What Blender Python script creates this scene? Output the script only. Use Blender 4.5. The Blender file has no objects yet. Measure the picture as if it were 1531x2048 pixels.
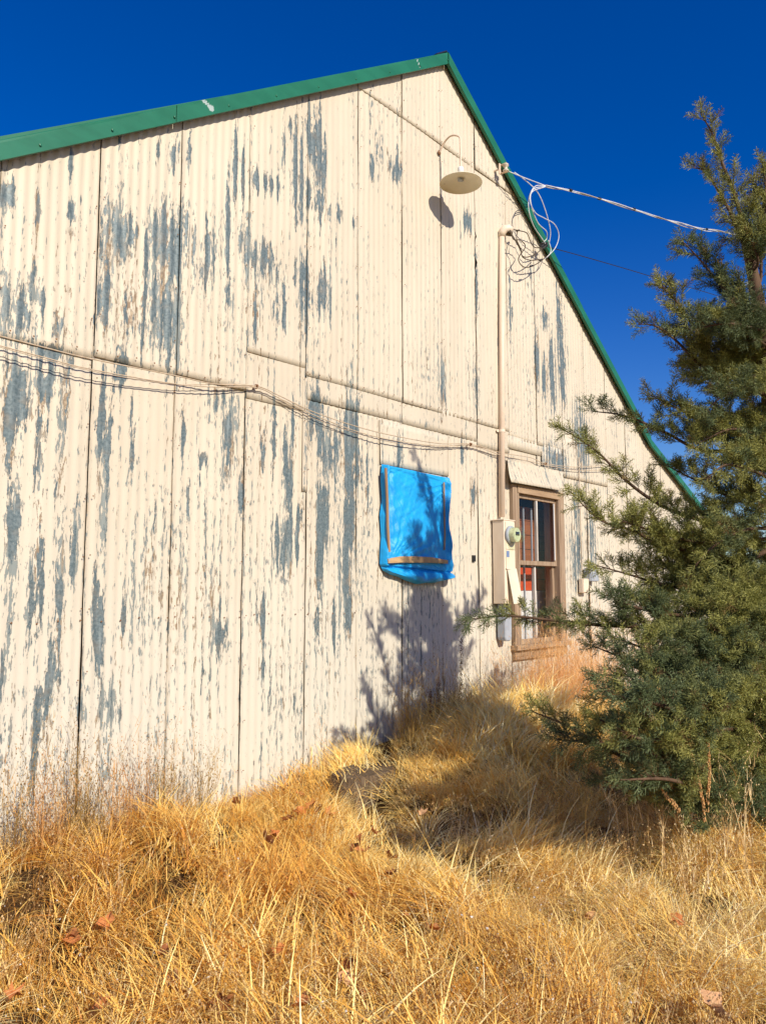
import bpy, math, random
import numpy as np
from math import radians, sin, cos, tan, pi, atan2, hypot, sqrt

sc = bpy.context.scene
col = sc.collection
rnd = random.Random(7)
rng = np.random.default_rng(11)

# ------------------------------------------------------------------ camera
FPX, IW, IH = 1536.9, 1531.0, 2048.0
YAW, PITCH, ROLL = radians(48.365), radians(5.76), radians(-0.053)
CAM = np.array([-5.9968, -4.560, 1.6406])
_f = np.array([sin(YAW)*cos(PITCH), cos(YAW)*cos(PITCH), sin(PITCH)])
_r0 = np.array([cos(YAW), -sin(YAW), 0.0]); _u0 = np.cross(_r0, _f)
_r = _r0*cos(ROLL)+_u0*sin(ROLL); _u = -_r0*sin(ROLL)+_u0*cos(ROLL)
cam_d = bpy.data.cameras.new('camera'); cam = bpy.data.objects.new('camera', cam_d); col.objects.link(cam)
from mathutils import Matrix, Vector, Euler, Quaternion
cam.matrix_world = Matrix(((_r[0], _u[0], -_f[0], CAM[0]), (_r[1], _u[1], -_f[1], CAM[1]), (_r[2], _u[2], -_f[2], CAM[2]), (0, 0, 0, 1)))
cam_d.sensor_fit = 'HORIZONTAL'; cam_d.sensor_width = 36.0; cam_d.lens = 36.0*FPX/IW
cam_d.clip_start = 0.05; cam_d.clip_end = 2000
sc.camera = cam

def at(px, py, Y=0.0):
    """point of the surveyed plane y=Y seen at photo pixel px,py"""
    d = _f*FPX + _r*(px-IW/2) - _u*(py-IH/2)
    t = (Y-CAM[1])/d[1]
    return CAM + d*t

def atd(px, py, D):
    d = _f*FPX + _r*(px-IW/2) - _u*(py-IH/2)
    return CAM + d*(D/FPX)

# ------------------------------------------------------------------ light
SUN_AZ, SUN_EL = radians(12.5), radians(31.0)      # light travels towards +y, a little +x
world = bpy.data.worlds.new('World'); sc.world = world; world.use_nodes = True
nt = world.node_tree; nt.nodes.clear()
sky = nt.nodes.new('ShaderNodeTexSky'); sky.sky_type = 'NISHITA'; sky.sun_disc = False
sky.sun_elevation = SUN_EL
sky.sun_rotation = math.atan2(-sin(SUN_AZ), -cos(SUN_AZ))
sky.altitude = 300; sky.air_density = 1.1; sky.dust_density = 0.4; sky.ozone_density = 4.5
hs = nt.nodes.new('ShaderNodeHueSaturation'); hs.inputs['Hue'].default_value = .522; hs.inputs['Saturation'].default_value = 1.38; hs.inputs['Value'].default_value = 1.2
bg = nt.nodes.new('ShaderNodeBackground'); bg.inputs['Strength'].default_value = 0.088
ow = nt.nodes.new('ShaderNodeOutputWorld')
nt.links.new(sky.outputs[0], hs.inputs['Color']); nt.links.new(hs.outputs[0], bg.inputs[0]); nt.links.new(bg.outputs[0], ow.inputs[0])
sl = bpy.data.lights.new('sun', 'SUN'); sl.energy = 4.9; sl.angle = radians(0.53); sl.color = (1.0, 0.91, 0.77)
so = bpy.data.objects.new('sun', sl); col.objects.link(so)
sdir = Vector((sin(SUN_AZ)*cos(SUN_EL), cos(SUN_AZ)*cos(SUN_EL), -sin(SUN_EL)))
so.rotation_euler = sdir.to_track_quat('-Z', 'Y').to_euler(); so.location = (-4, -20, 14)
sc.view_settings.view_transform = 'Standard'; sc.view_settings.look = 'None'
sc.view_settings.exposure = 0.24; sc.view_settings.gamma = 1.0; sc.view_settings.use_curve_mapping = False
sc.cycles.max_bounces = 5; sc.cycles.diffuse_bounces = 4; sc.cycles.glossy_bounces = 2; sc.cycles.transparent_max_bounces = 6; sc.cycles.transmission_bounces = 2

# ------------------------------------------------------------------ helpers
def tag(o, label=None, cat=None, group=None, kind=None):
    if label: o['label'] = label
    if cat: o['category'] = cat
    if group: o['group'] = group
    if kind: o['kind'] = kind
    return o

def empty(name, loc=(0, 0, 0), label=None, cat=None, group=None):
    o = bpy.data.objects.new(name, None); col.objects.link(o); o.location = loc; o.empty_display_size = 0.1
    return tag(o, label, cat, group)

class MB:
    def __init__(s): s.v = []; s.f = []; s.n = 0
    def add(s, v, f):
        s.v += [tuple(map(float, p)) for p in v]; s.f += [tuple(i+s.n for i in q) for q in f]; s.n += len(v)
    def box(s, c, sz, M=None):
        c = np.array(c, float); h = np.array(sz, float)/2
        P = [np.array((x, y, z))*h for z in (-1, 1) for y in (-1, 1) for x in (-1, 1)]
        if M is not None: P = [np.array(M @ Vector(p)) for p in P]
        s.add([c+p for p in P], [(0, 2, 3, 1), (4, 5, 7, 6), (0, 1, 5, 4), (2, 6, 7, 3), (0, 4, 6, 2), (1, 3, 7, 5)])
    def prism(s, poly, y0, y1):
        """poly of (x,z), extruded from y0 to y1"""
        n = len(poly)
        s.add([(x, y0, z) for x, z in poly]+[(x, y1, z) for x, z in poly],
              [tuple(range(n)), tuple(range(2*n-1, n-1, -1))]+[(i, i+n, (i+1) % n+n, (i+1) % n) for i in range(n)])
    def tube(s, pts, r, seg=8, cap=True):
        P = [np.array(p, float) for p in pts]; n = len(P)
        rr = r if hasattr(r, '__len__') else [r]*n
        up = np.array((0, 0, 1.0)); prev = None; vs = []
        for i in range(n):
            t = P[min(i+1, n-1)]-P[max(i-1, 0)]; L = np.linalg.norm(t); t = t/L if L > 1e-9 else up
            if prev is None:
                a = np.cross(t, up)
                if np.linalg.norm(a) < 1e-3: a = np.cross(t, (1, 0, 0))
            else:
                a = prev - t*np.dot(prev, t)
                if np.linalg.norm(a) < 1e-6: a = np.cross(t, (1, 0.1, 0))
            a = a/np.linalg.norm(a); b = np.cross(t, a); prev = a
            for k in range(seg):
                w = 2*pi*k/seg; vs.append(P[i]+rr[i]*(a*cos(w)+b*sin(w)))
        fs = [(i*seg+k, i*seg+(k+1) % seg, (i+1)*seg+(k+1) % seg, (i+1)*seg+k) for i in range(n-1) for k in range(seg)]
        if cap: fs += [tuple(range(seg-1, -1, -1)), tuple(range((n-1)*seg, n*seg))]
        s.add(vs, fs)
    def lathe(s, prof, c, axis=(0, 0, 1), seg=24):
        """prof: (radius, height along axis)"""
        ax = Vector(axis).normalized(); q = Vector((0, 0, 1)).rotation_difference(ax)
        vs = [Vector(c)+q @ Vector((r*cos(2*pi*k/seg), r*sin(2*pi*k/seg), h)) for r, h in prof for k in range(seg)]
        s.add(vs, [(i*seg+k, i*seg+(k+1) % seg, (i+1)*seg+(k+1) % seg, (i+1)*seg+k) for i in range(len(prof)-1) for k in range(seg)])
    def build(s, name, mat, parent=None, smooth=False, origin=None, bevel=0):
        me = bpy.data.meshes.new(name)
        off = np.array(origin if origin is not None else (0, 0, 0), float)
        me.from_pydata([tuple(np.array(p)-off) for p in s.v], [], s.f); me.update()
        o = bpy.data.objects.new(name, me); col.objects.link(o)
        if mat: me.materials.append(mat)
        if smooth: me.shade_smooth()
        o.location = off
        if parent:
            o.parent = parent; o.location = Vector(off)-parent_world(parent)
        if bevel:
            m = o.modifiers.new('bevel', 'BEVEL'); m.width = bevel; m.segments = 2; m.limit_method = 'ANGLE'
        return o

def parent_world(p):
    v = Vector((0, 0, 0))
    while p: v += p.location; p = p.parent
    return v

def curve_pts(P, n=10):
    """Catmull-Rom through points"""
    P = [np.array(p, float) for p in P]
    Q = [2*P[0]-P[1]]+P+[2*P[-1]-P[-2]]; out = []
    for i in range(1, len(Q)-2):
        a, b, c, d = Q[i-1:i+3]
        for k in range(n):
            t = k/n
            out.append(.5*((2*b)+(-a+c)*t+(2*a-5*b+4*c-d)*t*t+(-a+3*b-3*c+d)*t**3))
    out.append(P[-1]); return out

# ------------------------------------------------------------------ materials
class N:
    """tiny node-building helper"""
    def __init__(s, name):
        s.m = bpy.data.materials.new(name); s.m.use_nodes = True; s.t = s.m.node_tree; s.t.nodes.clear()
        s.out = s.t.nodes.new('ShaderNodeOutputMaterial')
    def n(s, typ, **k):
        d = s.t.nodes.new(typ)
        for a, b in k.items():
            if a.startswith('i_'): s.set(d.inputs[a[2:].replace('_', ' ')], b)
            else: setattr(d, a, b)
        return d
    def set(s, sock, v):
        if isinstance(v, bpy.types.NodeSocket): s.t.links.new(v, sock)
        else: sock.default_value = v
    def math(s, op, a, b=0.0, clamp=False):
        d = s.t.nodes.new('ShaderNodeMath'); d.operation = op; d.use_clamp = clamp
        s.set(d.inputs[0], a); s.set(d.inputs[1], b); return d.outputs[0]
    def ramp(s, v, lo, hi, a=0.0, b=1.0, smooth=True):
        d = s.t.nodes.new('ShaderNodeMapRange'); d.interpolation_type = 'SMOOTHSTEP' if smooth else 'LINEAR'
        for k, x in zip(('Value', 'From Min', 'From Max', 'To Min', 'To Max'), (v, lo, hi, a, b)): s.set(d.inputs[k], x)
        return d.outputs[0]
    def mix(s, f, a, b, mode='MIX'):
        d = s.t.nodes.new('ShaderNodeMix'); d.data_type = 'RGBA'; d.blend_type = mode
        s.set(d.inputs[0], f); s.set(d.inputs[6], a); s.set(d.inputs[7], b); return d.outputs[2]
    def noise(s, vec, scale, detail=3, rough=.55, dist=0.0, out=0):
        d = s.t.nodes.new('ShaderNodeTexNoise'); s.set(d.inputs['Vector'], vec)
        d.inputs['Scale'].default_value = scale; d.inputs['Detail'].default_value = detail
        d.inputs['Roughness'].default_value = rough; d.inputs['Distortion'].default_value = dist
        return d.outputs[out]
    def scale(s, vec, x, y, z, loc=(0, 0, 0)):
        d = s.t.nodes.new('ShaderNodeMapping'); s.set(d.inputs['Vector'], vec)
        d.inputs['Scale'].default_value = (x, y, z); d.inputs['Location'].default_value = loc; return d.outputs[0]
    def pos(s): return s.t.nodes.new('ShaderNodeNewGeometry').outputs['Position']
    def attr(s, name, typ='GEOMETRY', out='Fac'):
        d = s.t.nodes.new('ShaderNodeAttribute'); d.attribute_name = name; d.attribute_type = typ; return d.outputs[out]
    def bsdf(s, color, rough=.6, metal=0.0, normal=None, **k):
        d = s.t.nodes.new('ShaderNodeBsdfPrincipled')
        s.set(d.inputs['Base Color'], color); s.set(d.inputs['Roughness'], rough); s.set(d.inputs['Metallic'], metal)
        if normal is not None: s.set(d.inputs['Normal'], normal)
        for a, b in k.items(): s.set(d.inputs[a], b)
        s.t.links.new(d.outputs[0], s.out.inputs[0]); return d
    def bump(s, h, strength=.3, dist=.01):
        d = s.t.nodes.new('ShaderNodeBump'); s.set(d.inputs['Height'], h)
        d.inputs['Strength'].default_value = strength; d.inputs['Distance'].default_value = dist; return d.outputs[0]

def C(r, g, b): return (r, g, b, 1)

PITCHC = 0.61/9
def mat_sheet():
    m = N('peeling_cream_paint'); p = m.pos()
    sx = m.n('ShaderNodeSeparateXYZ'); m.set(sx.inputs[0], p); X, Z = sx.outputs[0], sx.outputs[2]
    peel = m.attr('peel')
    # vertical streak noise: about one corrugation across, long downwards
    streak = m.noise(m.scale(p, 16.5, 0.0, 1.6), 1.0, 2, .5)
    edge = m.noise(m.scale(p, 48, 0.0, 10), 1.0, 5, .66)
    ph = m.math('SINE', m.math('ADD', m.math('MULTIPLY', X, 2*pi/PITCHC), 0.9))
    s = m.math('ADD', m.math('MULTIPLY', m.math('SUBTRACT', streak, .5), 1.5), m.math('MULTIPLY', m.math('SUBTRACT', edge, .5), 1.5))
    s = m.math('ADD', s, m.math('MULTIPLY', ph, .10))
    s = m.math('ADD', s, m.math('MULTIPLY', peel, .62))
    s = m.math('SUBTRACT', s, m.ramp(Z, 3.4, 2.6, .465, .435))
    bare = m.ramp(s, -0.006, 0.006)
    # small flecks between the large patches
    fl_n = m.noise(m.scale(p, 58, 0.0, 11), 1.0, 4, .66)
    fl_r = m.noise(m.scale(p, 2.2, 0.0, .9, (3, 0, 7)), 1.0, 3, .6)
    fl_s = m.noise(m.scale(p, 15, 0.0, .9, (9, 0, 2)), 1.0, 2, .5)
    low = m.ramp(Z, 5.9, 2.6, 0.0, .055)
    fs = m.math('ADD', m.math('MULTIPLY', fl_s, .42), m.math('ADD', m.math('MULTIPLY', fl_r, .25), m.math('ADD', fl_n, m.math('MULTIPLY', peel, .16))))
    fs = m.math('ADD', fs, low)
    fs = m.math('ADD', fs, m.math('MULTIPLY', ph, .03))
    fleck = m.ramp(fs, .998, 1.014)
    rim_shade = m.math('SUBTRACT', m.ramp(s, -0.05, -0.015), bare, True)  # band round bare patches: shadow of curling paint edges, painted in
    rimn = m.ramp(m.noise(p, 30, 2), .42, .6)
    rim_shade = m.math('MULTIPLY', rim_shade, rimn)
    # paint
    cloud = m.noise(m.scale(p, 1.3, 1, .5), 1.0, 4, .6)
    wash = m.noise(m.scale(p, 11, 0, .55, (4, 0, 1)), 1.0, 3, .6)
    paint = m.mix(m.ramp(cloud, .3, .7), C(.545, .47, .355), C(.61, .54, .42))
    paint = m.mix(m.ramp(wash, .42, .75, 0, .42), paint, C(.47, .42, .33))
    paint = m.mix(m.ramp(Z, 2.9, 0.3, 0, .75), paint, C(.57, .55, .47))
    oi = m.n('ShaderNodeObjectInfo').outputs['Random']
    paint = m.mix(m.ramp(oi, 0, 1, 0, .3, False), paint, C(.62, .555, .435))
    # dirt just above and below lap joints, and rain marks
    dirt = m.attr('dirt')
    dn = m.noise(m.scale(p, 30, 0, 5), 1.0, 3, .6)
    paint = m.mix(m.math('MULTIPLY', dirt, m.ramp(dn, .35, .7)), paint, C(.34, .26, .17))
    zn = m.noise(p, 55, 3, .6); zn2 = m.noise(m.scale(p, 40, 0, 4), 1.0, 2)
    metal = m.mix(m.ramp(zn, .35, .65), C(.090, .125, .135), C(.160, .200, .208))
    metal = m.mix(m.ramp(zn2, .55, .75, 0, .6), metal, C(.27, .31, .31))
    metal = m.mix(m.ramp(m.noise(p, 9, 3), .5, .72, 0, .45), metal, C(.23, .19, .14))
    rust = m.mix(m.ramp(m.noise(p, 45, 2), .4, .65), C(.20, .13, .075), C(.36, .27, .165))  # brown for rust and for the painted-in shadow under lifted paint, rims and flecks
    c = m.mix(m.math('MULTIPLY', rim_shade, .55), paint, rust)
    flc = m.mix(m.ramp(m.noise(m.scale(p, 9, 0, 1, (5, 5, 5)), 1.0, 2), .40, .48), rust, C(.17, .21, .21))
    c = m.mix(m.math('MULTIPLY', fleck, .86), c, flc)
    c = m.mix(bare, c, metal)
    allb = m.math('MAXIMUM', bare, fleck)
    h = m.math('SUBTRACT', 1.0, m.math('MAXIMUM', m.ramp(s, -0.03, .01), fleck))
    h = m.math('ADD', h, m.math('MULTIPLY', m.noise(m.scale(p, 9, 0, 1.2), 1.0, 3), 1.2))
    nrm = m.bump(h, .75, .0035)
    m.bsdf(c, m.ramp(allb, 0, 1, .55, .5, False), m.math('MULTIPLY', bare, .1), nrm, **{'Specular IOR Level': .3})
    return m.m

def simple(name, c1, c2=None, rough=.6, scale=20, metal=0.0, bump=.15, stretch=(1, 1, 1), spec=.4, bd=.003):
    m = N(name); p = m.n('ShaderNodeTexCoord').outputs['Object'] if False else m.pos()
    v = m.scale(p, *stretch); n = m.noise(v, scale, 4, .6)
    c = m.mix(m.ramp(n, .3, .7), C(*c1), C(*(c2 or c1)))
    m.bsdf(c, rough, metal, m.bump(n, bump, bd), **{'Specular IOR Level': spec}); return m.m

def mat_green():
    m = N('green_painted_trim'); p = m.pos()
    n = m.noise(m.scale(p, 1, 1, 3), 2.2, 4, .6); n2 = m.noise(p, 60, 3)
    c = m.mix(m.ramp(n, .3, .7), C(.010, .118, .062), C(.015, .150, .082))
    sc_ = m.attr('scratch'); k = m.ramp(m.math('ADD', sc_, m.math('MULTIPLY', n2, .9)), .98, 1.15)
    c = m.mix(k, c, C(.35, .42, .40))
    m.bsdf(c, .42, 0.0, m.bump(n, .25, .01), **{'Specular IOR Level': .45}); return m.m

def mat_wood(name, a, b, ax=(3, 3, 40), grain=.5, dark=(.06, .04, .03)):
    m = N(name); p = m.pos()
    n = m.noise(m.scale(p, *ax), 1.0, 5, .65, .4); n2 = m.noise(m.scale(p, ax[0]*2.7, ax[1]*2.7, ax[2]*2.7), 1.0, 3)
    c = m.mix(m.ramp(n, .3, .7), C(*a), C(*b)); c = m.mix(m.ramp(n2, .58, .75, 0, grain), c, C(*dark))
    m.bsdf(c, .8, 0, m.bump(n2, .4, .004), **{'Specular IOR Level': .2}); return m.m

def mat_straw(name, cols, trans=.3, tone=True):
    """thin dry blades: diffuse plus light coming through"""
    m = N(name)
    t = m.attr('tint'); ti = m.attr('tone', 'INSTANCER') if tone else m.attr('tint2')
    r = m.n('ShaderNodeObjectInfo').outputs['Random']
    cr = m.n('ShaderNodeValToRGB'); e = cr.color_ramp.elements
    k = m.math('ADD', m.math('MULTIPLY', t, .42), m.math('ADD', m.math('MULTIPLY', r, .14), m.math('MULTIPLY', ti, .46)))
    while len(e) < len(cols): e.new(.5)
    for i, c in enumerate(cols): e[i].position = i/(len(cols)-1); e[i].color = C(*c)
    m.set(cr.inputs[0], k)
    d = m.n('ShaderNodeBsdfPrincipled'); m.set(d.inputs['Base Color'], cr.outputs[0]); d.inputs['Roughness'].default_value = .55; d.inputs['Specular IOR Level'].default_value = .35
    tr = m.n('ShaderNodeBsdfTranslucent'); m.set(tr.inputs[0], cr.outputs[0])
    mx = m.n('ShaderNodeMixShader'); mx.inputs[0].default_value = trans
    m.t.links.new(d.outputs[0], mx.inputs[1]); m.t.links.new(tr.outputs[0], mx.inputs[2]); m.t.links.new(mx.outputs[0], m.out.inputs[0])
    return m.m

def mat_tarp():
    m = N('blue_tarpaulin'); p = m.pos()
    n = m.noise(p, 4, 3); w = m.noise(m.scale(p, 14, 10, 9), 1.0, 4, .6, 1.2)
    c = m.mix(m.ramp(n, .3, .7), C(.003, .29, .66), C(.005, .35, .76))
    d = m.bsdf(c, .52, 0, m.bump(w, .6, .016), **{'Specular IOR Level': .5}); return m.m

def mat_glass():
    m = N('window_glass')
    t = m.n('ShaderNodeBsdfTransparent'); t.inputs[0].default_value = C(.95, .95, .95)
    g = m.n('ShaderNodeBsdfGlossy'); g.inputs['Roughness'].default_value = .05; g.inputs[0].default_value = C(.9, .9, .9)
    f = m.n('ShaderNodeFresnel'); f.inputs[0].default_value = 1.45
    x = m.n('ShaderNodeMixShader'); x.inputs[0].default_value = .03; m.t.links.new(t.outputs[0], x.inputs[1]); m.t.links.new(g.outputs[0], x.inputs[2])
    m.t.links.new(x.outputs[0], m.out.inputs[0]); return m.m

def mat_ground():
    m = N('dry_soil_and_thatch'); p = m.pos()
    n = m.noise(p, 3.0, 4); f = m.noise(m.scale(p, 60, 60, 20), 1.0, 4, .7, 1.5)
    c = m.mix(m.ramp(n, .3, .7), C(.09, .042, .013), C(.20, .10, .032)); c = m.mix(m.ramp(f, .35, .7), C(.045, .028, .014), c)
    dist_ = m.n('ShaderNodeVectorMath', operation='LENGTH'); m.set(dist_.inputs[0], p)
    far_ = m.mix(m.ramp(m.noise(p, 2.5, 5, .7), .3, .7), C(.38, .24, .075), C(.56, .38, .15))
    c = m.mix(m.ramp(dist_.outputs['Value'], 8, 12), c, far_)
    m.bsdf(c, .95, 0, m.bump(f, .8, .02), **{'Specular IOR Level': .1}); return m.m

M = {}
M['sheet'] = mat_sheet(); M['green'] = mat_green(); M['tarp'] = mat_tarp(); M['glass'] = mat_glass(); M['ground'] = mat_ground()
M['black'] = simple('dark_interior', (.012, .010, .009), (.022, .018, .014), .9, 6)
M['backing'] = mat_wood('old_framing_boards', (.05, .035, .022), (.09, .06, .04))
M['casing'] = mat_wood('weathered_window_wood', (.23, .155, .10), (.38, .28, .19), (25, 25, 1.5), .7, (.14, .09, .06))
M['sill'] = mat_wood('weathered_sill_wood', (.30, .20, .12), (.43, .31, .20), (2, 25, 25), .55, (.14, .09, .06))
M['sash'] = mat_wood('sash_with_worn_white_paint', (.62, .60, .56), (.40, .33, .26), (30, 30, 2), .4, (.2, .14, .1))
M['red'] = mat_wood('red_painted_boards', (.50, .055, .015), (.62, .09, .02), (1.5, 20, 20), .3, (.20, .03, .012))
M['brown'] = mat_wood('brown_stained_boards', (.22, .075, .03), (.32, .115, .042), (1.5, 20, 20), .3, (.14, .05, .02))
M['batten'] = mat_wood('grey_brown_batten', (.25, .155, .09), (.36, .24, .14), (18, 18, 1.2), .5, (.10, .06, .035))
M['lath'] = mat_wood('tan_lath_wood', (.42, .26, .12), (.55, .36, .18), (1.6, 18, 18), .5, (.16, .09, .04))
M['beige'] = simple('cream_painted_metal', (.68, .55, .41), (.76, .64, .50), .5, 9, bump=.1, stretch=(1, 1, .3))
M['beige2'] = simple('yellowed_panel_metal', (.66, .60, .44), (.72, .66, .50), .45, 5, bump=.1)
M['pinkish'] = simple('painted_conduit_metal', (.66, .50, .37), (.72, .58, .45), .5, 7, stretch=(1, 1, .4))
M['greymetal'] = simple('grey_box_metal', (.30, .335, .38), (.37, .40, .44), .5, 8, bump=.08)
M['enamel_w'] = simple('white_enamel', (.72, .72, .70), (.78, .78, .76), .3, 5, bump=.03)
def mat_enamel():
    m = N('cream_enamel_shade'); p = m.pos(); n = m.noise(p, 14, 3, .6, .5); n2 = m.noise(p, 5, 3)
    c = m.mix(m.ramp(n2, .3, .7), C(.66, .60, .44), C(.74, .68, .52)); c = m.mix(m.ramp(n, .70, .74), c, C(.10, .05, .02))
    m.bsdf(c, .4); return m.m
M['enamel'] = mat_enamel()
M['cable_w'] = simple('pale_cable_jacket', (.50, .52, .54), (.66, .67, .68), .55, 30)
M['cable_g'] = simple('dull_cable_jacket', (.36, .32, .24), (.46, .42, .34), .6, 30)
M['cable_b'] = simple('dark_brown_cable', (.055, .038, .02), (.10, .07, .035), .5, 30)
M['blackpl'] = simple('black_plastic', (.012, .012, .014), (.02, .02, .022), .4, 30)
M['wallwire'] = simple('tan_wire', (.42, .32, .21), (.55, .44, .32), .5, 30)
M['porcelain'] = simple('brown_stained_porcelain', (.42, .36, .28), (.58, .52, .43), .3, 12)
M['rust'] = simple('rusty_iron', (.16, .07, .03), (.28, .14, .06), .8, 40)
M['sticker'] = simple('faded_blue_sticker', (.13, .20, .36), (.17, .25, .42), .6, 20)
M['stump'] = mat_wood('grey_stump_bark', (.07, .045, .025), (.17, .12, .075), (30, 30, 4), .8, (.025, .018, .012))
M['bark'] = mat_wood('juniper_bark', (.07, .040, .024), (.13, .078, .046), (30, 30, 5), .6, (.05, .03, .02))
M['leaf'] = simple('dry_brown_leaf', (.42, .13, .035), (.58, .24, .08), .7, 40, spec=.2)
M['leaf2'] = simple('pale_brown_leaf', (.60, .32, .15), (.68, .42, .22), .7, 40, spec=.2)
M['leaf3'] = simple('dark_brown_leaf', (.22, .075, .025), (.36, .14, .05), .7, 40, spec=.2)
M['roof'] = simple('green_roof_metal', (.02, .13, .07), (.025, .15, .085), .45, 4)
M['straw'] = mat_straw('dry_straw', [(.10, .032, .006), (.50, .19, .026), (.90, .52, .10), (.97, .75, .27), (.98, .92, .60)], .16)
M['weed'] = mat_straw('dry_weed_stems', [(.15, .065, .02), (.42, .22, .07), (.62, .40, .15), (.80, .62, .36)], .15)
M['stalk'] = mat_straw('dry_stalk', [(.28, .10, .022), (.55, .27, .08), (.68, .42, .17)], .1, False)
M['weed2'] = mat_straw('pale_tan_stems', [(.42, .24, .09), (.66, .46, .20), (.85, .68, .40)], .1, False)
M['orange'] = mat_straw('orange_dry_brush', [(.66, .30, .08), (.86, .50, .19), (.95, .68, .36)], .25, False)
M['darkstalk'] = mat_straw('dark_seed_stalk', [(.04, .02, .01), (.13, .06, .03), (.22, .12, .06)], .1, False)
M['olive'] = mat_straw('olive_dry_weed', [(.12, .065, .018), (.30, .18, .05), (.52, .34, .11)], .15, False)
M['fluff'] = simple('white_seed_fluff', (.70, .68, .62), (.78, .76, .72), .9, 60)
def mat_foliage():
    m = N('juniper_scale_leaves')
    t = m.attr('tint'); ti = m.attr('tone', 'INSTANCER'); r = m.n('ShaderNodeObjectInfo').outputs['Random']
    a = m.mix(t, C(.11, .12, .022), C(.60, .58, .17))       # yellow green
    b = m.mix(t, C(.05, .075, .028), C(.25, .30, .13))        # blue green
    br = m.mix(t, C(.14, .075, .025), C(.27, .15, .06))
    c = m.mix(m.ramp(ti, .20, .56), b, a); c = m.mix(m.ramp(r, .93, .97, 0, .8), c, br)
    d = m.n('ShaderNodeBsdfPrincipled'); m.set(d.inputs['Base Color'], c); d.inputs['Roughness'].default_value = .55; d.inputs['Specular IOR Level'].default_value = .3
    tr = m.n('ShaderNodeBsdfTranslucent'); m.set(tr.inputs[0], c); mx = m.n('ShaderNodeMixShader'); mx.inputs[0].default_value = .25
    m.t.links.new(d.outputs[0], mx.inputs[1]); m.t.links.new(tr.outputs[0], mx.inputs[2]); m.t.links.new(mx.outputs[0], m.out.inputs[0]); return m.m
M['foliage'] = mat_foliage()

# ------------------------------------------------------------------ instancing helper (uncountable foliage and grass)
def make_gn():
    g = bpy.data.node_groups.new('scatter_on_points', 'GeometryNodeTree')
    g.interface.new_socket('Geometry', in_out='INPUT', socket_type='NodeSocketGeometry')
    g.interface.new_socket('Geometry', in_out='OUTPUT', socket_type='NodeSocketGeometry')
    n = g.nodes; L = g.links
    i = n.new('NodeGroupInput'); o = n.new('NodeGroupOutput')
    def att(name, typ):
        a = n.new('GeometryNodeInputNamedAttribute'); a.data_type = typ; a.inputs[0].default_value = name; return a.outputs[0]
    sep = n.new('GeometryNodeSeparateGeometry'); sep.domain = 'POINT'
    L.new(i.outputs[0], sep.inputs[0]); L.new(att('is_src', 'BOOLEAN'), sep.inputs[1])
    sp = n.new('GeometryNodeSplitToInstances'); sp.domain = 'POINT'
    L.new(sep.outputs[0], sp.inputs[0]); L.new(att('vid', 'INT'), sp.inputs['Group ID'])
    ip = n.new('GeometryNodeInstanceOnPoints')
    L.new(sep.outputs[1], ip.inputs['Points']); L.new(sp.outputs[0], ip.inputs['Instance']); ip.inputs['Pick Instance'].default_value = True
    L.new(att('vid', 'INT'), ip.inputs['Instance Index'])
    e2r = n.new('FunctionNodeEulerToRotation'); L.new(att('rot', 'FLOAT_VECTOR'), e2r.inputs[0]); L.new(e2r.outputs[0], ip.inputs['Rotation'])
    L.new(att('scl', 'FLOAT_VECTOR'), ip.inputs['Scale']); L.new(ip.outputs[0], o.inputs[0])
    return g
GN = make_gn()

def scatter(name, variants, pts, rots, scls, vids, tone, mat, parent=None):
    """variants: list of (verts Nx3, faces, tint N)"""
    V = []; F = []; T = []; ID = []; n = 0
    for k, (v, f, t) in enumerate(variants):
        V.append(v); T.append(t); ID.append(np.full(len(v), k)); F += [tuple(i+n for i in q) for q in f]; n += len(v)
    V.append(np.asarray(pts)); allv = np.concatenate(V); np_ = len(pts)
    me = bpy.data.meshes.new(name); me.from_pydata(allv.tolist(), [], F); me.materials.append(mat)
    def A(nm, typ, data, key='value'):
        a = me.attributes.new(nm, typ, 'POINT'); a.data.foreach_set(key, np.ascontiguousarray(data).ravel())
    tot = len(allv)
    src = np.zeros(tot, bool); src[:n] = True; A('is_src', 'BOOLEAN', src)
    A('vid', 'INT', np.concatenate(ID+[np.asarray(vids)]).astype(np.int32))
    A('tint', 'FLOAT', np.concatenate(T+[np.zeros(np_)]).astype(np.float32))
    r = np.zeros((tot, 3), np.float32); r[n:] = rots; A('rot', 'FLOAT_VECTOR', r, 'vector')
    s = np.ones((tot, 3), np.float32); s[n:] = scls; A('scl', 'FLOAT_VECTOR', s, 'vector')
    to = np.zeros(tot, np.float32); to[n:] = tone; A('tone', 'FLOAT', to)
    o = bpy.data.objects.new(name, me); col.objects.link(o)
    if parent: o.parent = parent; o.location = -parent_world(parent)
    md = o.modifiers.new('scatter', 'NODES'); md.node_group = GN
    return o

# value noise for numpy
_perm = rng.random((256, 256))
def vnoise(x, y, s=1.0, seed=0):
    x = np.asarray(x, float)*s+seed*17.3+500; y = np.asarray(y, float)*s+seed*9.1+500
    xi = np.floor(x).astype(int); yi = np.floor(y).astype(int); u = x-xi; v = y-yi
    u = u*u*(3-2*u); v = v*v*(3-2*v)
    g = lambda a, b: _perm[a % 256, b % 256]
    return (g(xi, yi)*(1-u)+g(xi+1, yi)*u)*(1-v)+(g(xi, yi+1)*(1-u)+g(xi+1, yi+1)*u)*v
def sstep(a, b, x): t = np.clip((np.asarray(x, float)-a)/(b-a), 0, 1); return t*t*(3-2*t)

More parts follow.
